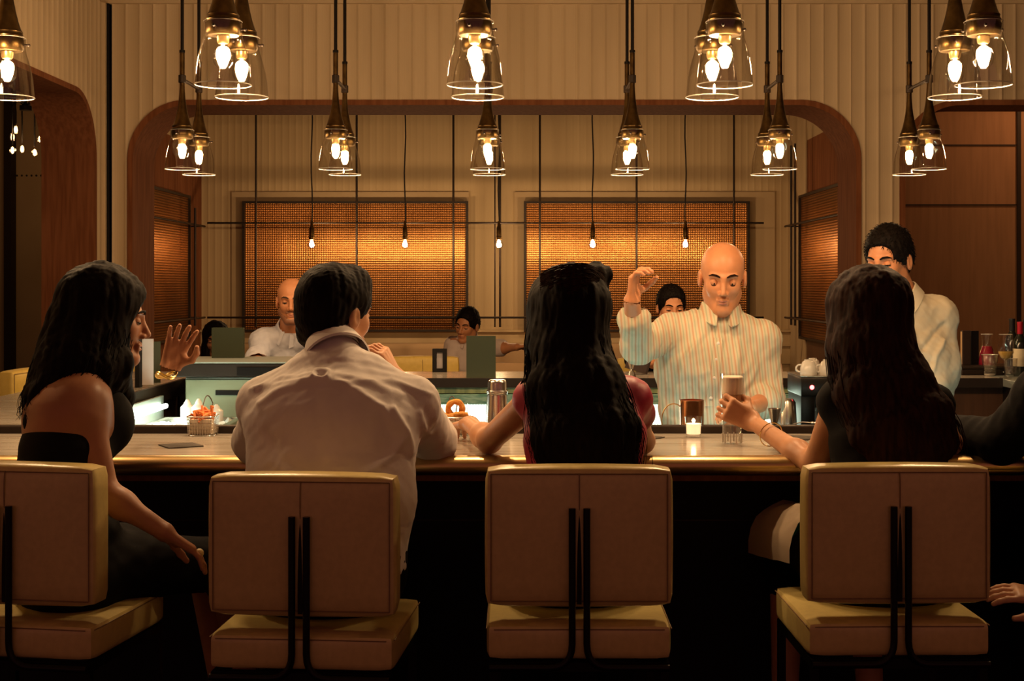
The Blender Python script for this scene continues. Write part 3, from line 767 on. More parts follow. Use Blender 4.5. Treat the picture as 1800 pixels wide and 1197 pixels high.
bm=NB(); box(bm,(-.022,0,.115),(.022,.05,.23)); obj('cover',bm,M['black'],t,False)
bm=NB(); box(bm,(.018,.012,.118),(.052,.006,.215)); obj('page',bm,M['menu_white'],t,False)
t=thing('tent_card','small black card holder with a white card, left of the tall green menu','card holder',V((773-920)*7.75/F,7.75,ZC),0)
bm=NB(); box(bm,(-.028,0,.064),(.022,.05,.128)); box(bm,(.028,0,.064),(.022,.05,.128)); box(bm,(0,0,.118),(.034,.05,.02)); box(bm,(0,0,.01),(.034,.05,.02)); obj('holder',bm,M['black'],t,False)
bm=NB(); box(bm,(0,0,.064),(.033,.004,.088)); obj('card',bm,M['menu_white'],t,False)
for k,(x,y,h) in enumerate(((1697,7.58,.185),(1712,7.62,.182))):
    t=thing('menu_book',('dark brown menu book standing on the low dark box','black menu book standing on the low dark box, right of the brown one')[k],'menu',V((x-920)*y/F,y,ZC+.048),.35)
    bm=NB(); box(bm,(0,0,h/2),(.05,.02,h),bev=.002); obj('cover',bm,M['menu_dark' if k==0 else 'black'],t,False)
    bm=NB(); box(bm,(.0,.0,h/2),(.054,.012,h-.01)); obj('pages',bm,M['upholstery'] if k==0 else M['menu_dark'],t,False)
# napkins
for k,(x,y,rz,s) in enumerate(((318,784,.0,1),(1128,770,.2,1),(1398,770,-.0,1))):
    D=.48*F/(y-500); bm=NB(); box(bm,(0,0,0),(.105,.105,.003),rz=0,bev=.0008); o=obj('napkin',bm,M['napkin']); o.location=V((x-920)*D/F,D,ZC+.002); o.rotation_euler.z=(.55,.9,-.45)[k]
    tag(o,('charcoal cocktail napkin below the left wire basket','charcoal cocktail napkin right of the long black hair','charcoal cocktail napkin right of the tall glass')[k],'napkin','cocktail napkins on the near counter')
# wire baskets
def basket(loc,label,food,rz=0,sc=1.0):
    t=thing('wire_basket',label,'basket',loc,rz)
    w0,w1,h=.040*sc,.044*sc,.062*sc
    bm=NB()
    def ringp(w_,z,n=8):
        p=[]; r=.012
        for cx,cy,a0 in ((1,1,0),(-1,1,PI/2),(-1,-1,PI),(1,-1,3*PI/2)):
            for k in range(4):
                a=a0+k/3*PI/2; p.append((cx*(w_-r)+r*math.cos(a), cy*(w_-r)+r*math.sin(a), z))
        return p+[p[0]]
    for z,r in ((.002,.0016),(h,.0022)): tube(bm,ringp(w0 if z<.01 else w1,z),r,6,False)
    for k in range(1,6): tube(bm,ringp(w0+(w1-w0)*k/6,h*k/6),.0007,4,False)
    obj('wire_frame',bm,M['steel'],t)
    bm=NB()
    for s in (-1,1):
        for k in range(-4,5):
            f=k/5
            tube(bm,[(f*w0,s*w0,0),(f*w1,s*w1,h)],.0007,4); tube(bm,[(s*w0,f*w0,0),(s*w1,f*w1,h)],.0007,4)
    for k in range(-4,5): tube(bm,[(k/5*w0,-w0,.001),(k/5*w0,w0,.001)],.0007,4)
    obj('wire_mesh',bm,M['steel'],t)
    bm=NB(); a=.014
    tube(bm,[(-a,w1,h-.004),(-a+.001,w1+.002,h+.02)]+arc((-a+.004,w1+.008,h+.035),(.0,w1+.012,h+.085),(a+.006,w1+.008,h+.035),10)[1:]+[(a+.002,w1+.002,h+.02),(a,w1,h-.004)],.0018,6)
    obj('handle',bm,M['steel'],t)
    bm=NB(); b2(bm,-w0+.004,w0-.004,-w0+.004,w0-.004,.004,h*.86,.006); obj('paper_liner',bm,M['paper'],t)
    return t,w1,h
bl=V((357-920)*4.50/F,4.50,ZC)
t,w1,h=basket(bl,'wire basket filled with orange fries, left of the man in the white shirt','fries')
for k in range(34):
    a=random.uniform(0,2*PI); r=random.uniform(0,.030); bm=NB()
    ln_=random.uniform(.035,.055); d=Vector((random.uniform(-1,1),random.uniform(-1,1),random.uniform(-.25,.5))).normalized()*ln_/2
    c=Vector((r*math.cos(a),r*math.sin(a),h+.002+random.uniform(-.012,.013)-r*.15))
    tube(bm,[c-d,c+Vector((0,0,.003)),c+d],[.0045,.0052,.004],6); o=obj('sweet_potato_fry',bm,M['fries']); o.location=bl
    tag(o,'orange sweet potato fry heaped in the left wire basket','fry','orange fries in the left basket')
br_=V((797-920)*4.50/F,4.50,ZC)
t,w1,h=basket(br_,'wire basket with a fried ring on top, between the man and the long-haired woman','onion',.2,.95)
def ring_food(loc,R,r,rx,lab):
    bm=NB(); n=22; pts=[(R*math.cos(2*PI*k/n),0,R*math.sin(2*PI*k/n)) for k in range(n)]; 
    rings=[]
    for k in range(n):
        a=2*PI*k/n; c=Vector((math.cos(a)*R,0,math.sin(a)*R)); rr=r*(1+.12*math.sin(5*a+R*90))
        rings.append([bm.verts.new(c+Vector((math.cos(a)*math.cos(b)*rr, math.sin(b)*rr, math.sin(a)*math.cos(b)*rr))) for b in [2*PI*j/8 for j in range(8)]])
    for k in range(n):
        for j in range(8): bm.faces.new((rings[k][j],rings[k][(j+1)%8],rings[(k+1)%n][(j+1)%8],rings[(k+1)%n][j]))
    o=obj('onion_ring',bm,M['onion']); o.location=loc; o.rotation_euler=rx; tag(o,lab,'onion ring','fried rings in the right basket'); return o
ring_food(br_+V(.006,.0,h+.026),.0225,.0095,(.15,0,.1),'golden fried onion ring standing upright on the right basket')
ring_food(br_+V(-.018,-.008,h+.004),.0215,.0085,(PI/2,0,.3),'golden fried onion ring lying flat at the left of the right basket')
ring_food(br_+V(.022,-.01,h+.006),.0185,.008,(PI/2-.3,0,.1),'golden fried onion ring lying flat at the right of the right basket')
# shaker
ZL=ZC-.04
def X_(x,D): return (x-920)*D/F
t=thing('cocktail_shaker','tall steel cocktail shaker, left of the long black hair','shaker',V(X_(874,4.75),4.75,ZL))
bm=NB(); lathe(bm,[(0,0),(.040,0),(.041,.004),(.0395,.05),(.034,.145),(.0335,.150)],seg=28); obj('tin',bm,M['steel'],t)
bm=NB(); lathe(bm,[(.0335,.150),(.0345,.152),(.0345,.160),(.032,.166),(.0315,.190),(.030,.196),(.026,.2),(0,.2)],seg=28); obj('cap',bm,M['steel'],t)
bm=NB(); lathe(bm,[(.0350,.156),(.0362,.158),(.0362,.163),(.0350,.165)],seg=28); obj('cap_ring',bm,M['steel'],t)
t=thing('juice_bottle','glass of bright orange juice behind the right wire basket','juice',V(X_(814,4.75),4.75,ZL))
bm=NB(); lathe(bm,[(0,.003),(.0165,.003),(.017,.05),(.015,.09),(0,.09)],seg=20); obj('juice',bm,M['juice'],t)
bm=NB(); lathe(bm,[(0,0),(.019,0),(.0195,.05),(.017,.095),(.017,.12)],seg=20); obj('glass',bm,M['glass'],t)
# copper mug
mg=V(X_(1216,4.78),4.78,ZL)
t=thing('copper_mug','polished copper mug with a thin round handle, behind the candle','mug',mg)
bm=NB(); lathe(bm,[(0,0),(.036,0),(.038,.004),(.040,.05),(.041,.127),(.0425,.130),(.0395,.130),(.038,.05),(.034,.008),(0,.008)],seg=32); obj('cup',bm,M['copper'],t)
bm=NB(); tube(bm,[(-.040,0,.012)]+[(-.062+.040*math.cos(a),0,.062+.055*math.sin(a)) for a in [ -PI*.30-k/14*PI*1.4 for k in range(15)]][0:]+[(-.040,0,.108)],.0022,8); obj('handle',bm,M['brass'],t)
# candle
D=4.44; cn=V(X_(1219,D),D,ZC)
t=thing('votive_candle','lit votive candle in a clear glass on the near counter','candle',cn)
bm=NB(); lathe(bm,[(0,0),(.022,0),(.0235,.003),(.0245,.03),(.0275,.065),(.0262,.065),(.0233,.03),(.022,.010),(0,.010)],seg=28); obj('glass',bm,M['glass'],t)
bm=NB(); lathe(bm,[(0,.011),(.0220,.011),(.0232,.03),(.0238,.043),(.018,.041),(0,.040)],seg=24); obj('wax',bm,M['wax'],t)
bm=NB(); lathe(bm,[(0,.041),(.0028,.044),(.003,.049),(.0015,.056),(0,.060)],seg=10); obj('flame',bm,M['flame'],t)
point_light('candle_light',(0,0,.052),.22,(1,.55,.22),.006,t)
# tall milky drink (held)
D=4.26; gl=V(X_(1287,D),D,ZC)
t=thing('tall_drink_glass','tall glass of milky iced drink held by the woman on the right','drink',gl)
bm=NB(); lathe(bm,[(0,0),(.027,0),(.029,.004),(.0285,.03),(.031,.08),(.0365,.212),(.0352,.212),(.0297,.08),(.027,.035),(.022,.022),(0,.02)],seg=28); obj('glass',bm,M['glass'],t)
bm=NB(); lathe(bm,[(0,.070),(.0280,.072),(.0292,.08),(.0330,.149),(0,.149)],seg=24); obj('drink',bm,M['latte'],t)
bm=NB(); lathe(bm,[(0,.150),(.0335,.150),(.0345,.200),(.03,.204),(0,.203)],seg=24); obj('foam',bm,M['foam'],t)
bm=NB()
for k in range(10):
    a=2*PI*k/10; tube(bm,[(.029*math.cos(a),.029*math.sin(a),.004),(.0297*math.cos(a),.0297*math.sin(a),.032)],.0022,5)
obj('cut_base',bm,M['rim_glass'],t)
# jigger
t=thing('jigger','small steel jigger on the service lip, right of the tall drink','jigger',V(X_(1361,4.70),4.70,ZL))
bm=NB(); lathe(bm,[(0,0),(.020,0),(.0215,.003),(.018,.022),(.008,.046),(.008,.050),(.021,.105),(.0225,.108),(.020,.108),(.006,.056),(0,.055)],seg=24); obj('cup',bm,M['steel'],t)
t=thing('jigger','small green-tinted metal jigger standing on the far counter, before the dark menu','jigger',V(X_(1110,7.3),7.3,ZC))
bm=NB(); lathe(bm,[(0,0),(.022,0),(.0235,.003),(.018,.022),(.008,.040),(.008,.044),(.021,.085),(.0225,.088),(.020,.088),(.006,.048),(0,.047)],seg=20); obj('cup',bm,M['steel'],t)
# spoon on the lip
bm=NB(); tube(bm,[(0,0,.004),(.03,.004,.010),(.055,.004,.008)],[.002,.002,.002],6); sphere(bm,(.066,.004,.008),.011,10,(1.4,1,.35)); o=obj('bar_spoon',bm,M['steel']); o.location=V(X_(1395,4.575),4.575,ZC+.024); tag(o,'small steel spoon lying on the dark lip below the espresso machine','spoon')
# mixing tin upside down, cabinet behind
t=thing('upturned_tin','pale upturned mixing tin left of the espresso machine','mixing tin',V(X_(1382,6.0),6.0,.86))
bm=NB(); lathe(bm,[(.046,0),(.048,.002),(.047,.06),(.040,.19),(.030,.205),(0,.207)],seg=28); obj('tin',bm,M['steel'],t)
bm=NB(); lathe(bm,[(.0475,.0),(.0490,.002),(.0490,.008),(.0475,.010)],seg=28); obj('rim',bm,M['steel'],t)
# inside shelf carrying machine and tin
t=thing('service_shelf','steel work table inside the bar under the espresso machine','table',(1.30,6.2,0))
bm=NB(); b2(bm,-.42,.42,-.25,.25,.825,.858,.004); obj('table_top',bm,M['steel_soft'],t,False)
for sx in(-1,1):
    for sy in (-1,1):
        bm=NB(); b2(bm,sx*.38-.015,sx*.38+.015,sy*.21-.015,sy*.21+.015,0,.825); obj('leg',bm,M['steel_soft'],t,False)
# espresso machine
em=V(X_(1440,6.15),6.15,.858)
t=thing('espresso_machine','black espresso machine with a red light, cups stacked on top','coffee machine',em)
bm=NB(); b2(bm,-.105,.14,-.14,.16,0,.045,.006); b2(bm,-.105,-.045,-.13,.16,.045,.28,.004); b2(bm,-.045,.14,.02,.16,.045,.28,.004); b2(bm,-.108,.145,-.145,.165,.215,.298,.008); obj('case',bm,M['black_metal'],t)
bm=NB(); sphere(bm,(0,0,0),.0095,12,(1,.5,1)); obj('power_light',bm,M['red_led'],t,loc=V(-.062,-.150,.255))
bm=NB(); tube(bm,[(.02,-.15,.262),(.03,-.175,.25),(.035,-.178,.19),(.035,-.175,.17)],.008,8); obj('steam_pipe',bm,M['steel'],t)
bm=NB(); lathe(bm,[(0,.16),(.032,.16),(.034,.165),(.034,.212),(0,.212)],(.02,-.06,0),seg=20); tube(bm,[(.02,-.09,.185),(.02,-.20,.180)],.008,8); obj('brew_head',bm,M['steel'],t)
bm=NB()
for k in range(4): b2(bm,-.02+k*.022,-.008+k*.022,.008,.018,.055,.155)
obj('grille',bm,M['steel'],t,False)
bm=NB(); b2(bm,-.11,.147,-.147,.167,.299,.303); obj('cup_tray',bm,M['steel'],t,False)
for k,(x,r_,rz) in enumerate(((-.062,.036,PI*.94),(.020,.038,PI*1.05),(-.02,.036,2.2))):
    t=thing('espresso_cup',('white cup upside down on the espresso machine, left one with its handle to the left','white cup upside down on the espresso machine, right one','white cup on the espresso machine behind the two others')[k],'cup',em+V(x,-.075 if k<2 else .04,.303),rz,'white cups on the coffee machine')
    bm=NB(); lathe(bm,[(r_,0),(r_*1.02,.003),(r_*.98,.03),(r_*.72,.056),(r_*.5,.062),(0,.062)],seg=24); lathe(bm,[(r_*.45,.062),(r_*.5,.067),(r_*.4,.067)],seg=20); obj('cup_body',bm,M['ceramic'],t)
    bm=NB(); tube(bm,[(r_*.95,0,.014)]+[(r_*.95+.018*math.sin(a)*1.0,0,.028-.016*math.cos(a)) for a in [PI*j/8 for j in range(1,8)]]+[(r_*.82,0,.044)],.004,8); obj('handle',bm,M['ceramic'],t)
# right end glassware
def on_right(x,D): return V(X_(x,D),D,ZC)
t=thing('rocks_glass','short tapered glass at the right end of the bar, in front of the carafe','glass',on_right(1740,7.42))
bm=NB(); lathe(bm,[(0,0),(.026,0),(.030,.006),(.034,.03),(.044,.112),(.0425,.112),(.032,.03),(.028,.022),(0,.020)],seg=26); obj('bowl',bm,M['glass'],t)
bm=NB(); tube(bm,[(.0435*math.cos(a),.0435*math.sin(a),.112) for a in [2*PI*k/30 for k in range(31)]],.0012,5,False); lathe(bm,[(0,.002),(.026,.002),(.029,.012),(0,.014)],seg=20); obj('rim',bm,M['rim_glass'],t)
t=thing('rocks_glass','second short glass, right behind the wine glass','glass',on_right(1776,7.35))
bm=NB(); lathe(bm,[(0,0),(.026,0),(.028,.006),(.031,.03),(.036,.095),(.0345,.095),(.029,.03),(.026,.018),(0,.016)],seg=26); obj('bowl',bm,M['glass'],t)
bm=NB(); tube(bm,[(.0355*math.cos(a),.0355*math.sin(a),.095) for a in [2*PI*k/30 for k in range(31)]],.0012,5,False); obj('rim',bm,M['rim_glass'],t)
t=thing('wine_glass','wine glass with white wine at the right end of the bar','glass',on_right(1768,7.22))
bm=NB(); lathe(bm,[(0,.001),(.032,.002),(.030,.004),(.006,.010),(.004,.02),(.0038,.085),(.008,.092),(.028,.108),(.039,.135),(.040,.16),(.034,.225),(.033,.225)],seg=28); obj('bowl',bm,M['glass'],t)
bm=NB(); lathe(bm,[(0,.094),(.024,.108),(.0345,.126),(.0370,.138),(0,.138)],seg=24); obj('wine',bm,M['white_wine'],t)
bm=NB(); tube(bm,[(.0335*math.cos(a),.0335*math.sin(a),.225) for a in [2*PI*k/30 for k in range(31)]],.0011,5,False); obj('rim',bm,M['rim_glass'],t)
t=thing('carafe','glass carafe of dark red drink behind the short tapered glass','carafe',on_right(1735,7.62))
bm=NB(); lathe(bm,[(0,0),(.042,0),(.046,.01),(.048,.06),(.040,.11),(.026,.150),(.025,.165),(.031,.212),(.030,.212)],seg=28); obj('flask',bm,M['glass'],t)
bm=NB(); lathe(bm,[(0,.004),(.040,.004),(.0445,.012),(.0462,.06),(.0385,.108),(.0245,.148),(0,.148)],seg=26); obj('red_drink',bm,M['red_drink'],t)
bm=NB(); tube(bm,[(.0305*math.cos(a),.0305*math.sin(a),.212) for a in [2*PI*k/30 for k in range(31)]],.0014,5,False); obj('rim',bm,M['rim_glass'],t)
for k,(x,D,h,cap,lb) in enumerate(((1779,7.50,.30,'capsule_black','dark wine bottle with a black neck at the right edge, left of the red-necked one'),(1793,7.40,.285,'capsule_red','dark wine bottle with a red neck and cream label at the right edge'),(1803,7.66,.29,'capsule_black','dark wine bottle farthest right, cut by the frame edge'))):
    t=thing('wine_bottle',lb,'bottle',on_right(x,D),0,'wine bottles at the right end')
    bm=NB(); s=h/.30; lathe(bm,[(0,0),(.034*s,0),(.037*s,.005),(.037*s,.185*s),(.030*s,.205*s),(.0155*s,.228*s),(.014*s,.235*s),(.014*s,.238*s),(0,.238*s)],seg=24); obj('glass_body',bm,M['bottle_dark'],t)
    bm=NB(); lathe(bm,[(.0145*s,.232*s),(.0152*s,.234*s),(.0150*s,.285*s),(.0160*s,.288*s),(.0160*s,.299*s),(0,.30*s)],seg=20); obj('capsule',bm,M[cap],t)
    if k!=0:
        bm=NB(); lathe(bm,[(.0375*s,.055*s),(.0378*s,.057*s),(.0378*s,.150*s),(.0375*s,.152*s)],seg=24); obj('label_paper',bm,M['label'],t)
# ================================================================== figures: one smooth surface per body
def nrm(v): v = Vector(v); return v.normalized()
class Fig:
    """distance-field sculptor: shapes blended smoothly, then skinned as one mesh"""
    def __init__(s): s.p = []
    def cap(s, a, b, ra, rb, k=.02, op=1): s.p.append(('c', np.array(a, float), np.array(b, float), ra, rb, k, op)); return s
    def ell(s, c, r, k=.02, op=1, R=None): s.p.append(('e', np.array(c, float), np.array(r, float), np.array(R if R is not None else Matrix.Identity(3), float), None, k, op)); return s
    def slab(s, a, b, ra, rb, right, k=.04, op=1):
        s.p.append(('s', np.array(a, float), np.array(b, float), ra, rb, k, op, np.array(right, float))); return s
    def chain(s, pts, rs, k=.015, op=1):
        for i in range(len(pts)-1): s.cap(pts[i], pts[i+1], rs[i], rs[i+1], k, op)
        return s
    def bounds(s, q):
        if q[0] == 'c':
            R = max(q[3], q[4]); return np.minimum(q[1], q[2])-R, np.maximum(q[1], q[2])+R
        if q[0] == 'e':
            R = q[2].max(); return q[1]-R, q[1]+R
        R = max(*q[3], *q[4]); return np.minimum(q[1], q[2])-R, np.maximum(q[1], q[2])+R
    def dist(s, q, P):
        if q[0] == 'c':
            a, b = q[1], q[2]; ab = b-a; t = np.clip(((P-a)@ab)/max(ab@ab, 1e-9), 0, 1)
            d = P-a-t[..., None]*ab; return np.sqrt((d*d).sum(-1)) - (q[3]+(q[4]-q[3])*t)
        if q[0] == 'e':
            d = (P-q[1])@q[3]; k0 = np.sqrt(((d/q[2])**2).sum(-1)); k1 = np.sqrt(((d/q[2]**2)**2).sum(-1))+1e-9
            return k0*(k0-1)/k1
        a, b = q[1], q[2]; ab = b-a; ln = math.sqrt(ab@ab); ax = ab/ln
        r = q[7]-ax*(q[7]@ax); r /= np.linalg.norm(r); f = np.cross(ax, r)
        t = np.clip(((P-a)@ax)/ln, 0, 1); d = P-a-t[..., None]*ab
        rx = q[3][0]+(q[4][0]-q[3][0])*t; ry = q[3][1]+(q[4][1]-q[3][1])*t; rw = np.minimum(rx, ry)
        k0 = np.sqrt((d@r/rx)**2+(d@f/ry)**2+(d@ax/rw)**2); k1 = np.sqrt((d@r/rx**2)**2+(d@f/ry**2)**2+(d@ax/rw**2)**2)+1e-9
        return k0*(k0-1)/k1
    def mesh(s, vox, region=None):
        """surface nets over the blended field; region = (lo, hi) limits the box"""
        los, his = zip(*[s.bounds(q) for q in s.p if q[-1 if q[0] != 's' else 6] == 1])
        lo = np.min(los, 0)-3*vox; hi = np.max(his, 0)+3*vox
        if region is not None: lo = np.maximum(lo, region[0]); hi = np.minimum(hi, region[1])
        n = np.ceil((hi-lo)/vox).astype(int)+1
        G = np.full(n, .12, np.float32)
        for q in s.p:
            op = q[6]; k = q[5]
            a, b = s.bounds(q); m = k+2.5*vox
            i0 = np.maximum(((a-m-lo)/vox).astype(int), 0); i1 = np.minimum(((b+m-lo)/vox).astype(int)+2, n)
            if (i1 <= i0).any(): continue
            X = [lo[j]+vox*np.arange(i0[j], i1[j]) for j in range(3)]
            P = np.stack(np.meshgrid(*X, indexing='ij'), -1); d = s.dist(q, P)
            sl = tuple(slice(i0[j], i1[j]) for j in range(3)); g = G[sl]
            if op == 1:
                h = np.clip(.5+.5*(g-d)/k, 0, 1); G[sl] = g*(1-h)+d*h-k*h*(1-h)
            else:
                h = np.clip(.5-.5*(g+d)/k, 0, 1); G[sl] = g*(1-h)-d*h+k*h*(1-h)
        if region is None:
            G[0]=G[-1]=.1; G[:,0]=G[:,-1]=.1; G[:,:,0]=G[:,:,-1]=.1
        I = G < 0; nx, ny, nz = n-1
        cnt = np.zeros((nx, ny, nz), np.int8)
        for dx in (0,1):
            for dy in (0,1):
                for dz in (0,1): cnt += I[dx:nx+dx, dy:ny+dy, dz:nz+dz]
        act = (cnt > 0) & (cnt < 8); ijk = np.argwhere(act)
        if len(ijk) == 0: return np.zeros((0,3)), np.zeros((0,4), int)
        idx = np.full((nx, ny, nz), -1, np.int64); idx[tuple(ijk.T)] = np.arange(len(ijk))
        acc = np.zeros((len(ijk), 3)); c = np.zeros(len(ijk))
        cs = [np.array((x, y, z)) for x in (0,1) for y in (0,1) for z in (0,1)]
        for u in range(8):
            for v in range(u+1, 8):
                if np.abs(cs[u]-cs[v]).sum() != 1: continue
                ga = G[tuple((ijk+cs[u]).T)]; gb = G[tuple((ijk+cs[v]).T)]; ms = (ga < 0) != (gb < 0)
                t = np.where(ms, ga/np.where(ms, ga-gb, 1), 0); p = cs[u]+t[:, None]*(cs[v]-cs[u])
                acc += np.where(ms[:, None], p, 0); c += ms
        verts = lo+vox*(ijk+acc/c[:, None])
        F_ = []
        for ax in range(3):
            o = [0,0,0]; o[ax] = 1; b_ = (ax+1) % 3; c_ = (ax+2) % 3
            A = I[:n[0]-o[0], :n[1]-o[1], :n[2]-o[2]]; B = I[o[0]:, o[1]:, o[2]:]
            e = np.argwhere(A != B); e = e[(e[:, b_] > 0) & (e[:, c_] > 0) & (e[:, b_] < n[b_]-1) & (e[:, c_] < n[c_]-1)]
            e = e[(e[:, ax] < (nx, ny, nz)[ax])]
            inside = A[tuple(e.T)]
            db = np.zeros(3, int); db[b_] = 1; dc = np.zeros(3, int); dc[c_] = 1
            q = np.stack([idx[tuple((e-db-dc).T)], idx[tuple((e-dc).T)], idx[tuple(e.T)], idx[tuple((e-db).T)]], 1)
            q[~inside] = q[~inside][:, ::-1]; F_.append(q[(q >= 0).all(1)])
        return verts, np.concatenate(F_)
def to_obj(name, parts, m, parent=None, org=(0,0,0), disp=None, label=None, matfn=None):
    """parts = list of (verts, quads) joined into one mesh; verts in world space"""
    V_ = []; Q = []; k = 0
    for v, q in parts:
        V_.append(v); Q.append(q+k); k += len(v)
    v = np.concatenate(V_); q = np.concatenate(Q)
    if disp is not None:
        n = np.zeros_like(v); fn = np.cross(v[q[:, 2]]-v[q[:, 0]], v[q[:, 3]]-v[q[:, 1]])
        for j in range(4): np.add.at(n, q[:, j], fn)
        n /= np.linalg.norm(n, axis=1)[:, None]+1e-12
        v = v+n*disp(v, n)[:, None]
    v = v-np.array(org)
    me = bpy.data.meshes.new(name); me.vertices.add(len(v)); me.vertices.foreach_set('co', v.astype(np.float32).ravel())
    me.loops.add(4*len(q)); me.loops.foreach_set('vertex_index', q.astype(np.int32).ravel())
    me.polygons.add(len(q)); me.polygons.foreach_set('loop_start', np.arange(0, 4*len(q), 4, dtype=np.int32)); me.polygons.foreach_set('loop_total', np.full(len(q), 4, np.int32))
    for mm in (m if isinstance(m, (list, tuple)) else [m]): me.materials.append(mm)
    me.update(); me.validate(); me.shade_smooth()
    if matfn is not None:
        cen = v[q].mean(1)+np.array(org); mi = matfn(cen).astype(np.int32)
        if len(me.polygons) == len(q): me.polygons.foreach_set('material_index', mi)
    o = bpy.data.objects.new(name, me); COL.objects.link(o)
    if parent: o.parent = parent
    if label: o['label'] = label
    return o
def clip(vq, p, n, keep_above, slack):
    v, q = vq
    if len(q) == 0: return vq
    c = v[q].mean(1); s = (c-np.array(p))@np.array(n)
    q = q[s > -slack] if keep_above else q[s < slack]
    u, inv = np.unique(q, return_inverse=True)
    return v[u], inv.reshape(q.shape)
def vnoise(P, f, seed=0.0, stretch=(1,1,1)):
    """smooth pseudo noise from a few rotated sine products, range about -1..1"""
    P = P*np.array(stretch)*f; out = 0; a = 1.0; r = np.random.default_rng(int(seed*10)+3)
    for o in range(4):
        for _ in range(2):
            d = r.normal(size=3); d /= np.linalg.norm(d); e = r.normal(size=3); e /= np.linalg.norm(e)
            out = out+a*np.sin(P@d*2*PI+r.uniform(0, 6))*np.cos(P@e*2.3*PI+r.uniform(0, 6))
        P = P*1.9; a *= .52
    return out/2.2
class Head:
    def __init__(s, c, fwd, up=(0,0,1), sc=1.0, fem=False):
        s.c = Vector(c); s.f = nrm(fwd); u = Vector(up); s.r = s.f.cross(u).normalized(); s.u = s.r.cross(s.f).normalized(); s.sc = sc; s.fem = fem
        s.R = Matrix((s.r, s.f, s.u)).transposed()
    def P(s, x, y, z): return s.c + (s.r*x + s.f*y + s.u*z)*s.sc
    def sculpt(s, g, neck):
        k = s.sc; P = s.P; R = s.R; E = lambda x,y,z,a,b,c,kk=.02,op=1: g.ell(P(x,y,z), (a*k,b*k,c*k), kk*k, op, R)
        w = .95 if s.fem else 1.0
        E(0,-.012,.040, .076*w,.096,.080)
        E(0,.022,-.018, .059*w,.072,.082, .03)
        for q in (-1,1):
            g.cap(P(q*.045*w,.005,-.062), P(q*.016,.070,-.100), .019*k, .017*k, .03*k)
            E(q*.037,.060,-.022, .019,.018,.020, .025)           # cheek
            g.cap(P(q*.008,.089,.021), P(q*.044,.076,.024), .0075*k, .006*k, .012*k)   # brow
        E(0,.078,-.098, .020,.018,.016, .022)                    # chin
        for q in (-1,1): E(q*.031,.098,.003, .018,.016,.0125, .014, -1)     # sockets
        g.cap(P(0,.090,.012), P(0,.112,-.030), .0070*k, .0095*k, .012*k)  # nose
        for q in (-1,1): E(q*.012,.098,-.036, .0085,.010,.0075, .008)
        g.cap(P(-.018,.089,-.060), P(.018,.089,-.060), .0055*k, .0055*k, .008*k); g.cap(P(0,.094,-.059), P(0,.094,-.0585), .006*k, .006*k, .012*k)
        g.cap(P(-.015,.088,-.072), P(.015,.088,-.072), .006*k, .006*k, .010*k)
        g.cap(P(-.022,.0985,-.0655), P(.022,.0985,-.0655), .0018*k, .0018*k, .003*k, -1)
        for q in (-1,1):
            g.ell(P(q*.079*w,-.008,-.008), (.009*k,.020*k,.031*k), .008*k, 1, R)
            g.ell(P(q*.088*w,-.002,-.005), (.006*k,.010*k,.017*k), .006*k, -1, R)
        g.cap(neck, P(0,-.020,-.060), (.047 if s.fem else .058)*k, (.050 if s.fem else .058)*k, .03*k)
    def features(s, t, org, hairmat, skinmat, eyes=True, brows=True, lids=.5):
        k = s.sc; O = Vector(org)
        if eyes:
            for q in (-1,1):
                bm = NB(); c = s.P(q*.031,.0745,.002)-O; sphere(bm, c, .0125*k, 14)
                sphere(bm, s.P(q*.031,.0815,-.001)-O, .0066*k, 10, mi=1); sphere(bm, s.P(q*.031,.0862,-.001)-O, .0032*k, 8, mi=2)
                obj('eye', bm, [M['eye_white'], M['iris'], M['black']], t)
                bm = NB(); lv = .004-.013*lids; R_ = .0139*k
                rr = bmesh.ops.create_uvsphere(bm, u_segments=16, v_segments=14, radius=R_)
                bmesh.ops.delete(bm, geom=[v for v in bm.verts if v.co.z < lv*k or v.co.y < -.002], context='VERTS')
                for v in bm.verts: v.co = s.R@v.co + c
                obj('eyelid', bm, skinmat, t)
                bm = NB(); rl = math.sqrt(R_**2-(lv*k)**2)+.0006; tube(bm, [s.R@Vector((rl*math.cos(a), rl*math.sin(a), lv*k-.0008*math.sin(a)))+c for a in [PI*(.08+.84*j/10) for j in range(11)]], [.0004]+[.0014*k]*9+[.0004], 5); obj('eyelashes', bm, M['hair_black'], t)
        bm = NB(); tube(bm, [s.P(x,y,z)-O for x,y,z in ((-.022,.0855,-.0655),(-.012,.0945,-.0615),(0,.0985,-.0620),(.012,.0945,-.0615),(.022,.0855,-.0655))], [.0012*k,.0030*k,.0034*k,.0030*k,.0012*k], 8)
        tube(bm, [s.P(x,y,z)-O for x,y,z in ((-.021,.0850,-.0665),(-.011,.0935,-.0710),(0,.0965,-.0715),(.011,.0935,-.0710),(.021,.0850,-.0665))], [.0012*k,.0034*k,.0040*k,.0034*k,.0012*k], 8)
        obj('lips', bm, M['lips'], t)
        if brows:
            for q in (-1,1):
                bm = NB(); tube(bm, [s.P(q*x,y,z)-O for x,y,z in ((.012,.0985,.024),(.024,.0965,.030),(.038,.0885,.031),(.050,.0775,.025))], [.0028*k,.0042*k,.0036*k,.0018*k], 7); obj('eyebrow', bm, hairmat, t)
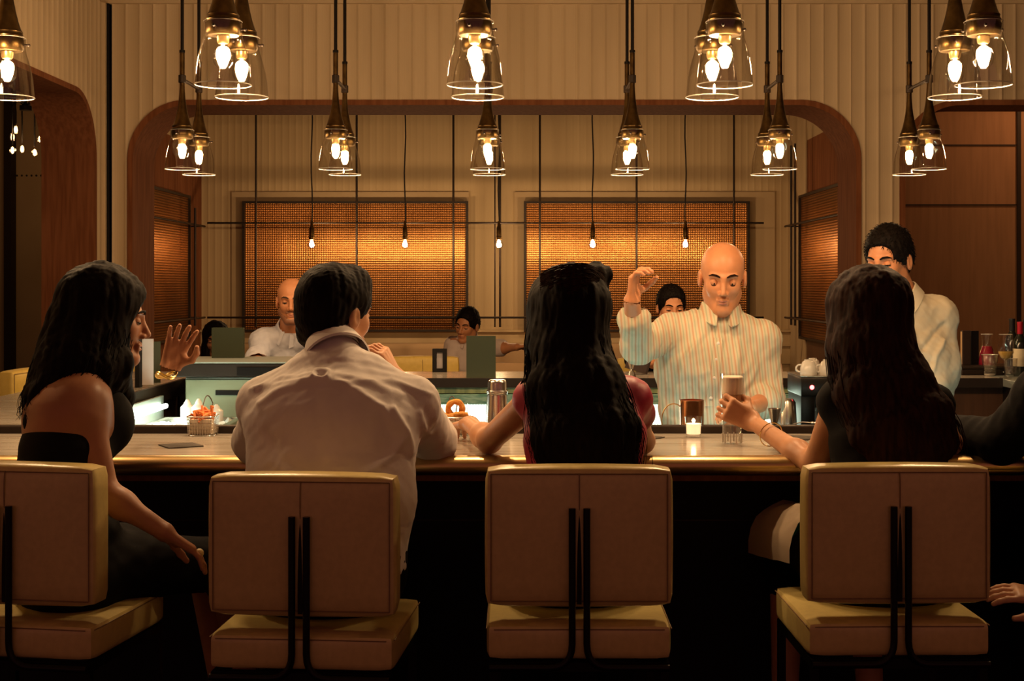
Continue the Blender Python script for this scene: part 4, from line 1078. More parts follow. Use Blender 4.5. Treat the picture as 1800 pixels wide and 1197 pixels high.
def hand(g, wrist, d, pn, side, curl=.3, spread=.05, sc=1.0, thumb=.6, per=None, palm=.088):
    """palm and five fingers. d: direction of the fingers, pn: palm normal (towards which they curl), side: +1 thumb on d x pn side"""
    d = nrm(d); pn = Vector(pn); pn = (pn-d*pn.dot(d)).normalized(); s_ = d.cross(pn).normalized()*side
    w = Vector(wrist); k = sc
    P = lambda a,b,c: w+(d*a+s_*b+pn*c)*k
    for b in (-.026,-.009,.009,.026): g.cap(P(.008,b*.75,0), P(palm,b*1.12,-.003*(1-abs(b)/.03)), .0125*k, .0115*k, .012*k)
    g.cap(P(.01,.018,.006), P(.045,.034,.012), .014*k, .013*k, .014*k)
    tips = []
    for i, (b, L0, r) in enumerate(((.029,.068,.0088),(.010,.077,.0090),(-.010,.071,.0085),(-.028,.056,.0076))):
        c = curl if per is None else per[i]
        base = P(palm,b*1.12,0); dd = (d+s_*(spread*(1.5-i))).normalized(); pts = [base]; ang = 0
        for sg, f in ((.45,.75),(.31,1.15),(.24,.8)):
            ang += c*f; pts.append(pts[-1]+(dd*math.cos(ang)+pn*math.sin(ang))*L0*sg*k)
        g.chain(pts, [r*k, r*.95*k, r*.87*k, r*.76*k], .004*k); tips.append(pts[-1])
    b0 = P(.030,.030,.008); t1 = b0+(d*.55+s_*.80+pn*(.25+thumb*.5)).normalized()*.038*k
    t2 = t1+(d*.85+s_*(.45-thumb*.5)+pn*(.2+thumb*.7)).normalized()*.032*k; t3 = t2+(d*.95+s_*(.1-thumb*.6)+pn*(.2+thumb*.7)).normalized()*.025*k
    g.chain([b0,t1,t2,t3], [.0135*k,.0105*k,.0098*k,.0080*k], .007*k); tips.append(t3)
    return tips
def lerp(a, b, t): return Vector(a)*(1-t)+Vector(b)*t
class Person:
    def __init__(s, name, label, base, J, skin, fem=False, big=1.0, legs=True, group=None, hsc=1.0, heavy=1.0):
        s.J = {k: (Vector(v) if not isinstance(v, (tuple, dict)) or (isinstance(v, tuple) and len(v) == 3) else v) for k, v in J.items()}
        s.t = thing(name, label, 'person', base, 0, group); s.org = Vector(base); s.skin = skin; s.fem = fem; s.b = big; s.legs = legs; s.heavy = heavy
        s.g = Fig(); s.hd = Head(s.J['head'], s.J['face'], s.J.get('hup', (0,0,1)), hsc, fem); s.hands = []
        s.right = (s.J['shB']-s.J['shA']); s.right.normalize()
    def stations(s, o=0, loose=0):
        J = s.J; b = s.b; f = s.fem; h = s.heavy
        pel, che, nck = J['pel'], J['che'], J['nck']
        wai = lerp(pel, che, .48)+J.get('bend', Vector((0,0,0)))
        wr = (.165 if f else .150)*b*h; return [(pel, (wr+o, (.115*h+o))), (wai, ((.118 if f else .140)*b*h+o+loose, .092*h+o+loose)), (che, ((.140 if f else .165)*b*h**.5+o+loose*.5, .105*h**.5+o+loose*.5)), (lerp(che, nck, .72), ((.085 if f else .105)*b+o, .068+o))]
    def torso(s, g, o=0, loose=0, lo=0):
        st = s.stations(o, loose)
        for (a, ra), (b_, rb) in list(zip(st, st[1:]))[lo:]: g.slab(a, b_, ra, rb, s.right, .05)
        for q in 'AB': g.cap(lerp(s.J['nck'], s.J['sh'+q], .38)-Vector((0,0,.022)), s.J['sh'+q], .046*s.b+o, (.050 if s.fem else .057)*s.b+o, .045)
    def arm(s, g, q, o=0, frac=1.0, k=.02, oe=None):
        J = s.J; f = .84 if s.fem else 1.0; h = s.heavy**.5; sh, el, wr = J['sh'+q], J['el'+q], J['wr'+q]
        if frac <= .5:
            t = frac*2; g.cap(sh, lerp(sh, el, t), .050*f*h+o, (.050-.009*t)*f*h+(oe if oe is not None else o), k); return
        g.cap(sh, el, .050*f*h+o, .041*f*h+o, k); t = (frac-.5)*2
        g.cap(el, lerp(el, wr, t), .041*f*h+o, (.041-.014*t)*f*h+(oe if oe is not None else o), k)
        if frac >= 1 and o == 0: g.ell(lerp(el, wr, .28), (.040*f*h,)*3, .03)
    def leg(s, g, q, o=0, frac=1.0):
        J = s.J
        if 'kn'+q not in J: return
        f = .95 if s.fem else 1.0; h = s.heavy
        g.cap(J['hip'+q], J['kn'+q], .083*f*h+o, .058*f+o, .03)
        if frac > .5:
            t = (frac-.5)*2; g.cap(J['kn'+q], lerp(J['kn'+q], J['an'+q], t), .056*f+o, (.056-.020*t)*f+o, .02)
    def add_hand(s, q, d, pn, side, **kw):
        s.hands.append((q, Vector(d), hand(s.g, s.J['wr'+q], d, pn, side, sc=.93 if s.fem else 1.0, **kw), kw))
    def body(s, vox=.0075, hv=.0035, fv=.0032, head_fine=True):
        J = s.J; g = s.g
        s.torso(g); s.arm(g, 'A'); s.arm(g, 'B')
        if s.legs:
            for q in 'AB':
                if 'kn'+q in J:
                    s.leg(g, q); an = J['an'+q]; toe = J.get('toe'+q, an+Vector((0,.17,-.05))); g.cap(an, toe, .036, .026, .02)
        s.hd.sculpt(g, J['nck'])
        parts = []; nk = J['nck']; hc = s.hd.P(0,-.02,-.06); n_ = (hc-nk).normalized(); pp = lerp(nk, hc, .45)
        body = g.mesh(vox); body = clip(body, pp, n_, False, vox*.6)
        rad = .16*s.hd.sc; c = np.array(s.hd.c); hm = g.mesh(hv, (c-rad, c+rad)); hm = clip(hm, pp, n_, True, hv*.6); parts.append(hm)
        for q, d, tips, kw in s.hands:
            w = s.J['wr'+q]; d = d.normalized(); p0 = w+d*.004
            pts = np.array([list(w)]+[list(t_) for t_ in tips]+[list(w+d*.11)]); lo = pts.min(0)-.045; hi = pts.max(0)+.045
            # drop the coarse copy of the hand, keep the fine one
            v, f_ = body; cen = v[f_].mean(1); inb = ((cen > lo) & (cen < hi)).all(1) & (((cen-np.array(p0))@np.array(d)) > vox*.6); f_ = f_[~inb]
            u, inv = np.unique(f_, return_inverse=True); body = (v[u], inv.reshape(f_.shape))
            parts.append(clip(g.mesh(fv, (lo, hi)), p0, d, True, fv*.6))
        parts.insert(0, body)
        s.bo = to_obj('body', parts, s.skin, s.t, s.org); return s.bo
    def cloth(s, name, m, g, vox=.008, disp=None, label=None, clips=()):
        vq = g.mesh(vox)
        for p, n, keep in clips: vq = clip(vq, p, nrm(n), keep, 0)
        return to_obj(name, [vq], m, s.t, s.org, disp, label)
    def shirt(s, m, fracA=1.0, fracB=1.0, o=.014, loose=.012, vox=.008, disp=None, name='shirt', low=.12, extra=None, collar=True, label=None, slo=0.010):
        g = Fig(); s.torso(g, o, loose); J = s.J
        g.cap(J['nck']+Vector((0,0,-.02)), lerp(J['nck'], s.hd.P(0,-.02,-.06), .30), .066 if not s.fem else .054, .064 if not s.fem else .052, .03)
        for q, fr in (('A', fracA), ('B', fracB)):
            if fr > 0: s.arm(g, q, o, fr, .03, oe=o+slo)
        if extra: extra(g)
        up = (s.hd.P(0,-.02,-.06)-J['nck']).normalized()
        cl = [(lerp(J['nck'], s.hd.P(0,-.02,-.06), .26), up, False)]
        r = s.cloth(name, m, g, vox, disp, label, cl)
        if collar:
            base = J['nck']-up*.002; f = s.hd.f; f = (f-up*f.dot(up)).normalized()
            f = (s.J.get('front', f)); f = Vector(f); f = (f-up*f.dot(up)).normalized(); rr = up.cross(f)
            bm = NB(); R0 = .066*(.86 if s.fem else 1)*s.b**.5; rings = []
            for k in range(37):
                a = .24+(2*PI-.48)*k/36; dirv = f*math.cos(a)+rr*math.sin(a); dip = .032*max(0, math.cos(a))**2
                row = []
                for (rad, h) in ((R0, .010), (R0*.955, .048), (R0*.97, .054), (R0*1.04, .052), (R0*1.27, .004), (R0*1.22, -.001)):
                    ext = 1.0+(.35 if h < .02 and rad > R0*1.1 else 0)*max(0, math.cos(a))**6
                    row.append(bm.verts.new(base+dirv*rad*ext*(1+.10*abs(math.cos(a)))+up*(h-dip*(.6 if h > .02 else 1.0))-s.org))
                rings.append(row)
            for a_, b_ in zip(rings, rings[1:]):
                for k in range(5): bm.faces.new((a_[k], a_[k+1], b_[k+1], b_[k]))
            bm.faces.new(rings[0]); bm.faces.new(rings[-1][::-1])
            c = obj('collar', bm, m, r)
        return r
    def trousers(s, m, o=.013, frac=.95, name='trousers', disp=None, vox=.010):
        g = Fig(); J = s.J; st = s.stations(o+.004, 0); g.slab(st[0][0]-Vector((0,0,.03)), lerp(st[0][0], st[1][0], .45), st[0][1], st[0][1], s.right, .04)
        for q in 'AB': s.leg(g, q, o, frac)
        return s.cloth(name, m, g, vox, disp)
    def shoes(s, m):
        for q in 'AB':
            if 'an'+q in s.J:
                g = Fig(); an = s.J['an'+q]; toe = s.J.get('toe'+q, an+Vector((0,.17,-.05))); g.cap(an+Vector((0,0,-.02)), toe, .046, .034, .02); s.cloth('shoe', m, g, .008)
def strands(bm, org, n, paths, r=.0013, seed=1, wav=.006, seg=14):
    """loose hair: thin tapering tubes that follow paths of (centre, right, out, rx, ry)"""
    rd = random.Random(seed)
    for i in range(n):
        a = rd.uniform(0, 2*PI); rad = rd.uniform(.90, 1.06); end = rd.uniform(.55, 1.0); ph = rd.uniform(0, 6); fr = rd.uniform(3, 7); pts = []; rs = []
        st = rd.uniform(0, .35)
        for k in range(seg):
            u = st+(end-st)*k/(seg-1); x = u*(len(paths)-1); j = min(int(x), len(paths)-2); f = x-j
            A, B = paths[j], paths[j+1]; c = lerp(A[0], B[0], f); R = lerp(A[1], B[1], f); O = lerp(A[2], B[2], f)
            rr = rad+.10*u*math.sin(i*1.7); w_ = wav*(.3+u)
            pts.append(c+R*math.cos(a)*rr+O*math.sin(a)*rr+Vector((math.sin(ph+u*fr*2), math.cos(ph*1.3+u*fr*2.3), 0))*w_-Vector(org)); rs.append(r*(1.0-.6*(k/(seg-1))))
        tube(bm, pts, rs, 4, False)
def strand_disp(amp, f=26, seed=1, st=(1,1,.16)):
    return lambda v, n: amp*vnoise(v, f, seed, st)
def short_hair(s_, m, t, org, front=.052, low=-.02, th=.008, vox=.0045, disp=None, sides=True, top=.008, n=700):
    """cropped hair: a shell over the skull cut along the hairline, with short strands standing off it"""
    h = s_; k = h.sc; g = Fig(); P = h.P
    g.ell(P(0,-.012,.040+top*.5), ((.076+th)*k, (.096+th)*k, (.080+th+top)*k), .01, 1, h.R)
    g.ell(P(0,-.045,-.005), ((.066+th)*k, (.062+th)*k, (.060+th)*k), .03, 1, h.R)
    for q in (-1,1): g.cap(P(q*.073,.020,.02), P(q*.073,.016,-.012), .009*k, .006*k, .01)
    # clear the forehead and face: a nearly straight hairline with corners
    g.cap(P(-.030,.116,.034), P(.030,.116,.034), .054*k, .054*k, .006, -1)
    g.ell(P(0,.106,-.030), (.066*k, .078*k, .080*k), .008, -1, h.R)
    g.cap(P(-.09,.0,-.048), P(.09,.0,-.048), .036*k, .036*k, .01, -1)
    for q in (-1,1): g.ell(P(q*.085,-.006,-.006), (.014*k,.020*k,.028*k), .006, -1, h.R)
    vq = g.mesh(vox); o = to_obj('hair', [vq], m, t, org, disp or (lambda v, n_: .0025*vnoise(v, 22, 2)+.0015*vnoise(v, 60, 3)))
    v, q = vq; rd = np.random.default_rng(5); c0 = np.array(P(0,0,.02)); bm = NB(); O = np.array(org)
    for i in rd.integers(0, len(v), n):
        p = v[i]; nn = p-c0; nn /= np.linalg.norm(nn)+1e-9
        d = np.array(h.f)*rd.uniform(-.2,.9)*(1 if nn@np.array(h.f) > -.2 else -.2)+np.array(h.r)*rd.uniform(-.5,.5)-np.array(h.u)*rd.uniform(.0,.8)
        d = d-nn*(d@nn); d /= np.linalg.norm(d)+1e-9; ln_ = rd.uniform(.008,.018)*k; a_ = p-O
        tube(bm, [Vector(a_-nn*.001), Vector(a_+nn*.0035+d*ln_*.5), Vector(a_+nn*.0035+d*ln_)], [.0013,.0011,.0004], 3, False)
    obj('loose_strands', bm, m, o); return o
# ---- materials of people
M['lips'] = mat('lips', (.42,.15,.10), .4); M['eye_white'] = mat('eye_white', (.42,.34,.28), .3); M['iris'] = mat('brown_iris', (.05,.025,.012), .15)
def skin(name, c, c2=None, r=.45):
    m = mat(name, c, r, spec=.4); c2 = c2 or tuple(q*.86 for q in c); vary(m, c2, c, (1,1,1), 14, 3, .05, dist=.002)
    BS(m).inputs['Subsurface Weight'].default_value = 0.0; return m
M['skin_tan'] = skin('tan_skin', (.55,.27,.14)); M['skin_ruddy'] = skin('ruddy_skin', (.62,.27,.13)); M['skin_fair'] = skin('fair_skin', (.66,.38,.23)); M['skin_brown'] = skin('brown_skin', (.42,.19,.10))
def hairm(name, c, c2, r=.68): 
    m = mat(name, c, r, spec=.09); return vary(m, c, c2, (6,6,.5), 16, 4, .25, dist=.002)
M['hair_black'] = hairm('black_hair', (.003,.002,.0015), (.007,.004,.003)); M['hair_brown'] = hairm('dark_brown_hair', (.011,.004,.003), (.030,.011,.006)); M['hair_grey'] = hairm('cropped_hair', (.05,.03,.02), (.09,.06,.04), .7)
M['black_cloth'] = vary(mat('black_fabric', rough=.85, spec=.15), (.003,.0025,.0025), (.005,.004,.004), (1,1,1), 40)
M['white_cloth'] = vary(mat('white_cotton', rough=.8, spec=.2), (.74,.70,.68), (.80,.76,.74), (1,1,1), 12, 4, .15, dist=.004)
M['blue_cloth'] = vary(mat('pale_blue_cotton', rough=.85, spec=.15), (.55,.57,.66), (.66,.67,.74), (1,1,1), 12, 4, .2, dist=.005)
M['pink_white'] = vary(mat('off_white_cotton', rough=.85, spec=.15), (.62,.52,.50), (.70,.60,.57), (1,1,1), 12, 4, .2, dist=.005)
M['magenta'] = vary(mat('magenta_silk', rough=.45), (.30,.008,.035), (.42,.014,.06), (1,1,1), 12)
M['teal_cloth'] = mat('teal_fabric', (.0,.16,.14), .7); M['cream_cloth'] = mat('cream_fabric', (.62,.50,.36), .8)
M['bar_stripe'] = striped('green_and_rust_striped_cotton', (.60,.55,.42), (.44,.48,.35), (.56,.36,.24), 27)
M['bar_plain'] = vary(mat('ivory_cotton', rough=.85, spec=.15), (.58,.51,.38), (.66,.59,.45), (1,1,1), 12, 4, .2, dist=.005)
def wr(amp, f, seed, st=(1,1,1)): return lambda v, n: amp*vnoise(v, f, seed, st)
def ridge(lines, width, amp):
    """folds on the back of a shirt: soft ridges along polylines given in x and z"""
    def fn(v, n):
        out = np.zeros(len(v)); w_ = np.clip(-n[:, 1]*1.5, 0, 1)
        for pts, a, wd in lines:
            best = np.full(len(v), 9.0)
            for (x0,z0), (x1,z1) in zip(pts, pts[1:]):
                d = np.array((x1-x0, z1-z0)); q = v[:, [0,2]]-np.array((x0,z0)); t = np.clip((q@d)/(d@d), 0, 1); best = np.minimum(best, np.linalg.norm(q-t[:, None]*d, axis=1))
            out += a*amp*np.exp(-(best/(wd*width))**2)
        return out*w_
    return fn
def W_(x, y, D): return W(x, y, D)
def seated_legs(J, px_, py, kx, ky, foot=.30, spread=.17, zk=.80, yaw=0):
    """thighs forward on a stool, feet on the rail"""
    dx, dy = math.sin(yaw), math.cos(yaw)
    for q, s_ in (('A',-1),('B',1)):
        J['hip'+q] = V(px_+s_*.085*dy, py+.02-s_*.085*dx*-1*0, .835)
        J['kn'+q] = V(px_+s_*spread*.62*dy+.40*dx, py+.40*dy, zk)
        J['an'+q] = J['kn'+q]+V(.02*s_, -.06, -(zk-foot)+.02); J['toe'+q] = J['an'+q]+V(.0, .15, -.05)
    return J

# ================================================================== G2: man in the white shirt, seen from behind
px_, py = -.50, 3.60
J = dict(pel=V(px_,py,.84), che=W_(585,745,3.70), nck=W_(592,628,3.78), shA=W_(472,712,3.76), shB=W_(718,712,3.76),
 elA=W_(452,776,3.90), wrA=V(-.52,4.12,1.105), elB=W_(762,774,3.98), wrB=W_(699,668,4.03), head=W_(592,553,3.85), face=(.62,.76,-.10), hup=(.06,.05,1), front=(0,1,0), bend=V(0,-.02,0))
seated_legs(J, px_, py, 0, 0)
P_ = Person('person', 'man in a white shirt seen from behind, chin on his hand', V(px_,py,.722), J, M['skin_tan'], big=1.08, heavy=1.14)
P_.add_hand('B', (-.45,-.12,.86), (-.75,.2,-.3), 1, curl=.75, thumb=.5)
P_.add_hand('A', (.86,.45,-.05), (0,0,-1), -1, curl=.3)
P_.body()
zc = lambda y, D=3.6: CAMZ-(y-500)*D/F
xc = lambda x, D=3.6: (x-920)*D/F
lines = [([(xc(430),zc(690)),(xc(520),zc(672)),(xc(590),zc(676)),(xc(680),zc(672)),(xc(752),zc(700))], .6, .55),
 ([(xc(545),zc(668)),(xc(490),zc(688)),(xc(455),zc(712))], 1.0, .9), ([(xc(542),zc(662)),(xc(480),zc(668)),(xc(440),zc(690))], .6, .6),
 ([(xc(578),zc(666)),(xc(630),zc(690)),(xc(672),zc(715)),(xc(705),zc(760))], 1.0, .9), ([(xc(585),zc(660)),(xc(650),zc(672)),(xc(700),zc(700))], .7, .7),
 ([(xc(552),zc(655)),(xc(572),zc(655)),(xc(574),zc(668)),(xc(550),zc(668)),(xc(552),zc(655))], 1.5, .55),
 ([(xc(690),zc(720)),(xc(712),zc(760)),(xc(722),zc(800))], 1.2, .8), ([(xc(735),zc(730)),(xc(745),zc(775))], 1.0, .7),
 ([(xc(562),zc(690)),(xc(566),zc(760)),(xc(568),zc(830))], -.5, 2.0), ([(xc(470),zc(760)),(xc(500),zc(800)),(xc(560),zc(826))], -.6, 1.2), ([(xc(650),zc(825)),(xc(690),zc(800)),(xc(708),zc(770))], .9, .8)]
rg = ridge(lines, .011, .010)
P_.shirt(M['white_cloth'], 1.0*.88, .60, o=.018, loose=.022, vox=.007, disp=lambda v, n: rg(v, n)+.0045*vnoise(v, 5.5, 2, (1,1,.7))+.0015*vnoise(v, 16, 4))
g = Fig(); c0 = lerp(J['elB'], J['wrB'], .16); g.cap(lerp(J['elB'],J['wrB'],.10), lerp(J['elB'],J['wrB'],.24), .062, .060, .01); P_.cloth('rolled_cuff', M['white_cloth'], g, .006, wr(.003, 14, 3))
bm = NB(); box(bm, V(-.515,3.468,0)*0+Vector((xc(563,3.55), 3.565, zc(661,3.55)))-P_.org, (.034,.012,.026), bev=.004); 
P_.trousers(M['black_cloth'])
P_.shoes(M['black'])
g = Fig(); h = P_.hd
g.ell(h.P(0,-.018,.046), (.092,.112,.094), .02, 1, h.R); g.ell(h.P(0,-.062,-.012), (.078,.056,.072), .03, 1, h.R); g.cap(h.P(-.03,.035,.098), h.P(.03,.035,.098), .032, .032, .04)
g.cap(h.P(-.045,-.055,-.065), h.P(.045,-.055,-.065), .030, .030, .03)
g.ell(h.P(0,.120,-.03), (.085,.082,.088), .012, -1, h.R)
for q in (-1,1): g.ell(h.P(q*.088,-.000,-.012), (.026,.024,.032), .008, -1, h.R); g.cap(h.P(q*.08,.02,-.05), h.P(q*.08,.08,-.03), .036, .04, .01, -1)
to_obj('hair', [g.mesh(.0045)], M['hair_black'], P_.t, P_.org, strand_disp(.003, 26, 5, (1,1,.6)))
P_.hd.features(P_.t, P_.org, M['hair_black'], M['skin_tan'])

# ================================================================== G1: woman in the black halter top
px_, py = -1.16, 3.62
J = dict(pel=V(px_,py,.84), che=W_(122,735,3.66), nck=W_(148,660,3.70), shA=W_(148,702,3.60), shB=W_(190,690,3.86), elA=W_(184,868,3.55), wrA=W_(288,934,3.52),
 elB=W_(246,745,4.16), wrB=W_(298,648,4.28), head=W_(186,562,3.78), face=(.93,.34,-.10), hup=(-.02,0,1), bend=V(-.02,-.02,0))
J['hipA']=V(px_+.03,py-.0,.82); J['hipB']=V(px_-.02,py+.13,.82); J['knA']=V(px_+.34,py+.24,.79); J['knB']=V(px_+.26,py+.36,.79)
for q in 'AB': J['an'+q]=J['kn'+q]+V(.05,.10 if q=='B' else .22,-.50); J['toe'+q]=J['an'+q]+V(.06,.13,-.05)
P_ = Person('person', 'woman with wavy black hair in a black halter top, in profile', V(px_,py,.742), J, M['skin_brown'], fem=True)
P_.right = nrm((.35,-.9,0))*-1
P_.add_hand('A', (.72,.16,-.52), (-.35,-.2,-.9), 1, curl=.28, spread=.12, thumb=.1)
P_.add_hand('B', (.30,.05,.95), (.3,-.9,0), 1, curl=.35, spread=.14)
P_.body()
g = Fig(); st = P_.stations(.008, .004)
g.slab(st[0][0]-V(0,0,.03), st[1][0], st[0][1], st[1][1], P_.right, .05); g.slab(st[1][0], lerp(st[1][0],st[2][0],.55), st[1][1], st[2][1], P_.right, .05)
ch = Vector(J['che']); g.ell(ch+V(.075,.06,-.02), (.075,.085,.085), .04); g.cap(ch+V(.08,.07,.02), J['nck']+V(.045,.02,-.01), .045, .022, .03)
P_.cloth('halter_top', M['black_cloth'], g, .007)
g = Fig(); 
for q in 'AB': P_.leg(g, q, .014, .55)
g.slab(J['pel']-V(0,0,.035), J['pel']+V(0,0,.07), (.18,.135), (.15,.12), P_.right, .04); g.cap(lerp(J['hipA'],J['knA'],.3), lerp(J['hipB'],J['knB'],.3), .075, .075, .05)
P_.cloth('skirt', M['black_cloth'], g, .010, wr(.004, 6, 2))
P_.shoes(M['black'])
def long_hair(P, m, paths, cover, n=240, seed=1, face=None, vox=.006, amp=.006, wav=.008, f=14, extra=None, r=.0015, fc=(.155,-.045,.095,.105,.135)):
    h = P.hd; g = Fig(); k = h.sc
    g.ell(h.P(0,-.016,.046), ((.076+cover)*k,(.097+cover)*k,(.082+cover)*k), .02, 1, h.R)
    for A, B in zip(paths, paths[1:]):
        g.slab(A[0], B[0], (A[1].length, A[2].length), (B[1].length, B[2].length), (A[1]+B[1]), .035)
    if extra: extra(g)
    g.ell(h.P(0,fc[0],fc[1]), (fc[2]*k,fc[3]*k,fc[4]*k), .012, -1, h.R)
    o = to_obj('hair', [g.mesh(vox)], m, P.t, P.org, lambda v, n_: amp*vnoise(v, f, seed, (1,1,.22))+amp*.35*vnoise(v, f*3, seed+1, (1,1,.12)))
    bm = NB(); strands(bm, P.org, n, paths, r, seed, wav)
    obj('loose_strands', bm, m, o); return o
def pth(*rows): return [(Vector(c), Vector(r), Vector(o)) for c, r, o in rows]
long_hair(P_, M['hair_black'], pth((W_(172,530,3.79),(.085,.0,0),(0,.095,0)), (W_(158,590,3.76),(.105,0,0),(0,.10,0)), (W_(136,650,3.70),(.11,0,0),(0,.09,0)), (W_(92,700,3.63),(.07,0,0),(0,.055,0)), (W_(66,740,3.60),(.038,0,0),(0,.04,0))), .024, 520, 3, wav=.014, amp=.0055,
 extra=lambda g: (g.cap(W_(205,640,3.72), W_(212,700,3.80), .045, .030, .03), g.cap(W_(212,700,3.80), W_(212,770,3.84), .030, .016, .03), g.cap(W_(110,560,3.72), W_(90,660,3.66), .03, .04, .03)), fc=(.150,-.035,.095,.100,.135))
P_.hd.features(P_.t, P_.org, M['hair_black'], M['skin_brown'])
tp = P_.hands[0]; d=tp[1].normalized(); 
bm = NB(); rc = J['wrA']+d*.105+V(.004,-.016,.006); sphere(bm, rc-P_.org, .0115, 14); o=obj('ring_stone', bm, M['pearl'], P_.t)
bm = NB(); 
for dz in (0,.012): 
    c = lerp(J['wrB'],J['elB'],.10+dz*3); tube(bm, [c+V(.030*math.cos(a),.030*math.sin(a),.008*math.sin(a*2))-P_.org for a in [2*PI*k/20 for k in range(21)]], .003, 6, False)
obj('bracelet', bm, M['gold'], P_.t)
bm = NB(); e = P_.hd.P(.080,-.01,-.045)-P_.org; tube(bm, [e+V(.0,0,-.006*k) for k in range(4)], .0015, 6); sphere(bm, e+V(0,0,-.03), .011, 12, (1,.6,1.3)); obj('earring', bm, M['gold'], P_.t)

# ================================================================== G3: woman with the loose hair knot, from behind
px_, py = .14, 3.65
J = dict(pel=V(px_,py,.84), che=W_(1028,765,3.72), nck=W_(1012,655,3.80), shA=W_(940,700,3.76), shB=W_(1106,702,3.80), elA=W_(860,774,4.0), wrA=V(-.165,4.27,1.13), elB=W_(1128,775,3.98), wrB=V(.30,4.22,1.112),
 head=W_(1000,566,3.80), face=(-.20,.96,-.12), hup=(.03,0,1), front=(0,1,0))
seated_legs(J, px_, py, 0, 0)
P_ = Person('person', 'woman with long black hair and a loose knot, reaching for the fried rings', V(px_,py,.734), J, M['skin_tan'], fem=True)
P_.add_hand('A', (-.25,.90,-.12), (.1,.2,-1), -1, curl=.40, spread=.05, thumb=.4)
P_.add_hand('B', (-.8,.5,-.05), (0,0,-1), 1, curl=.3)
P_.body()
P_.shirt(M['magenta'], 0, .16, o=.010, loose=.006, collar=False, name='magenta_top', label='magenta sleeveless top', disp=wr(.003, 7, 3))
P_.trousers(M['black_cloth']); P_.shoes(M['black'])
long_hair(P_, M['hair_black'], pth((W_(1000,545,3.80),(.100,0,0),(0,.105,0)), (W_(998,610,3.77),(.105,0,0),(0,.105,0)), (W_(1012,680,3.70),(.122,0,0),(0,.085,0)), (W_(1030,760,3.64),(.135,0,0),(0,.075,0)), (W_(1036,838,3.60),(.125,0,0),(0,.06,0))), .030, 700, 8, wav=.010, amp=.0055,
 extra=lambda g: (g.ell(P_.hd.P(.070,-.01,.128), (.046,.050,.036), .02), g.cap(P_.hd.P(.07,.03,.10), P_.hd.P(.105,.05,.062), .024, .010, .02), g.cap(W_(955,545,3.80), W_(945,600,3.78), .03, .02, .03)))
bm = NB(); rd = random.Random(4); hh = P_.hd
for k in range(90):
    a = rd.uniform(-.8,.9); r0 = .118+rd.uniform(-.004,.012); z0 = rd.uniform(.03,.11)
    tube(bm, [hh.P(x, -.134+2.2*(x+.01)**2*4-.006*rd.random(), z0+.028*math.cos(x*14)+.006*math.sin(x*40+k))-P_.org for x in np.linspace(-.095,.10,10)], .0015, 4, False)
obj('swept_strands', bm, M['hair_brown'], P_.t)

# ================================================================== G4: woman with straight brown hair holding the tall glass
px_, py = .93, 3.68
J = dict(pel=V(px_,py,.84), che=W_(1565,765,3.76), nck=W_(1545,655,3.82), shA=W_(1474,706,3.78), shB=W_(1640,712,3.80), elA=V(.800,3.87,1.055), wrA=V(.684,4.200,1.140), elB=W_(1668,778,4.0), wrB=V(1.05,4.2,1.11),
 head=W_(1524,566,3.82), face=(-.62,.76,-.14), hup=(0,0,1), front=(0,1,0))
seated_legs(J, px_, py, 0, 0, yaw=-.16)
P_ = Person('person', 'woman with long straight brown hair in a black top, holding the tall milky glass', V(px_,py,.734), J, M['skin_tan'], fem=True)
gc = V(gl.x, gl.y, 0)
P_.add_hand('A', (-.80,.06,.42), (0,1,0), -1, curl=.80, spread=.05, thumb=.9)
P_.add_hand('B', (-.8,.5,-.05), (0,0,-1), 1, curl=.3)
P_.body()
P_.shirt(M['black_cloth'], 0, .0, o=.010, loose=.008, collar=False, name='black_top', disp=wr(.003, 7, 3))
g = Fig(); 
for q in 'AB': P_.leg(g, q, .016, .60)
g.slab(J['pel']-V(0,0,.035), J['pel']+V(0,0,.07), (.19,.14), (.16,.12), P_.right, .04); g.cap(lerp(J['hipA'],J['knA'],.3), lerp(J['hipB'],J['knB'],.3), .080, .080, .05)
P_.cloth('skirt', M['black_cloth'], g, .010, wr(.004, 6, 2)); P_.shoes(M['black'])
# cream and teal scarf across her lap
kn = J['knA']; hp = J['hipA']
def drape(c0, c1, wd, hgt, m, nm, dz=0):
    bm = NB(); rows = []
    for i in range(19):
        u = i/18; c = lerp(c0, c1, u); row = []
        for j in range(13):
            a = -PI*.55+PI*1.1*j/12; rr = hgt+.006*math.sin(a*5+u*7)+.004*math.sin(u*19)
            row.append(bm.verts.new(c+V(math.sin(a)*wd*.5, 0, 0)+V(0,0,math.cos(a)*rr+dz)-P_.org))
        rows.append(row)
    for a, b in zip(rows, rows[1:]):
        for j in range(12): bm.faces.new((a[j],a[j+1],b[j+1],b[j]))
    bmesh.ops.solidify(bm, geom=list(bm.faces), thickness=.003)
    return obj(nm, bm, m, P_.t)
drape(lerp(hp,kn,.10)+V(.02,0,0), lerp(hp,kn,.80)+V(.02,0,0), .225, .118, M['teal_cloth'], 'teal_scarf'); drape(lerp(hp,kn,.10)-V(.035,0,0), lerp(hp,kn,.86)-V(.035,0,0), .20, .128, M['cream_cloth'], 'cream_scarf')
long_hair(P_, M['hair_brown'], pth((W_(1524,545,3.82),(.098,0,0),(0,.105,0)), (W_(1530,610,3.79),(.112,0,0),(0,.105,0)), (W_(1552,680,3.73),(.130,0,0),(0,.08,0)), (W_(1585,745,3.68),(.140,0,0),(0,.06,0)), (W_(1612,800,3.65),(.120,0,0),(0,.05,0))), .026, 700, 12, wav=.004, amp=.0035, f=20, fc=(.160,-.04,.095,.105,.135))
P_.hd.features(P_.t, P_.org, M['hair_brown'], M['skin_tan'])
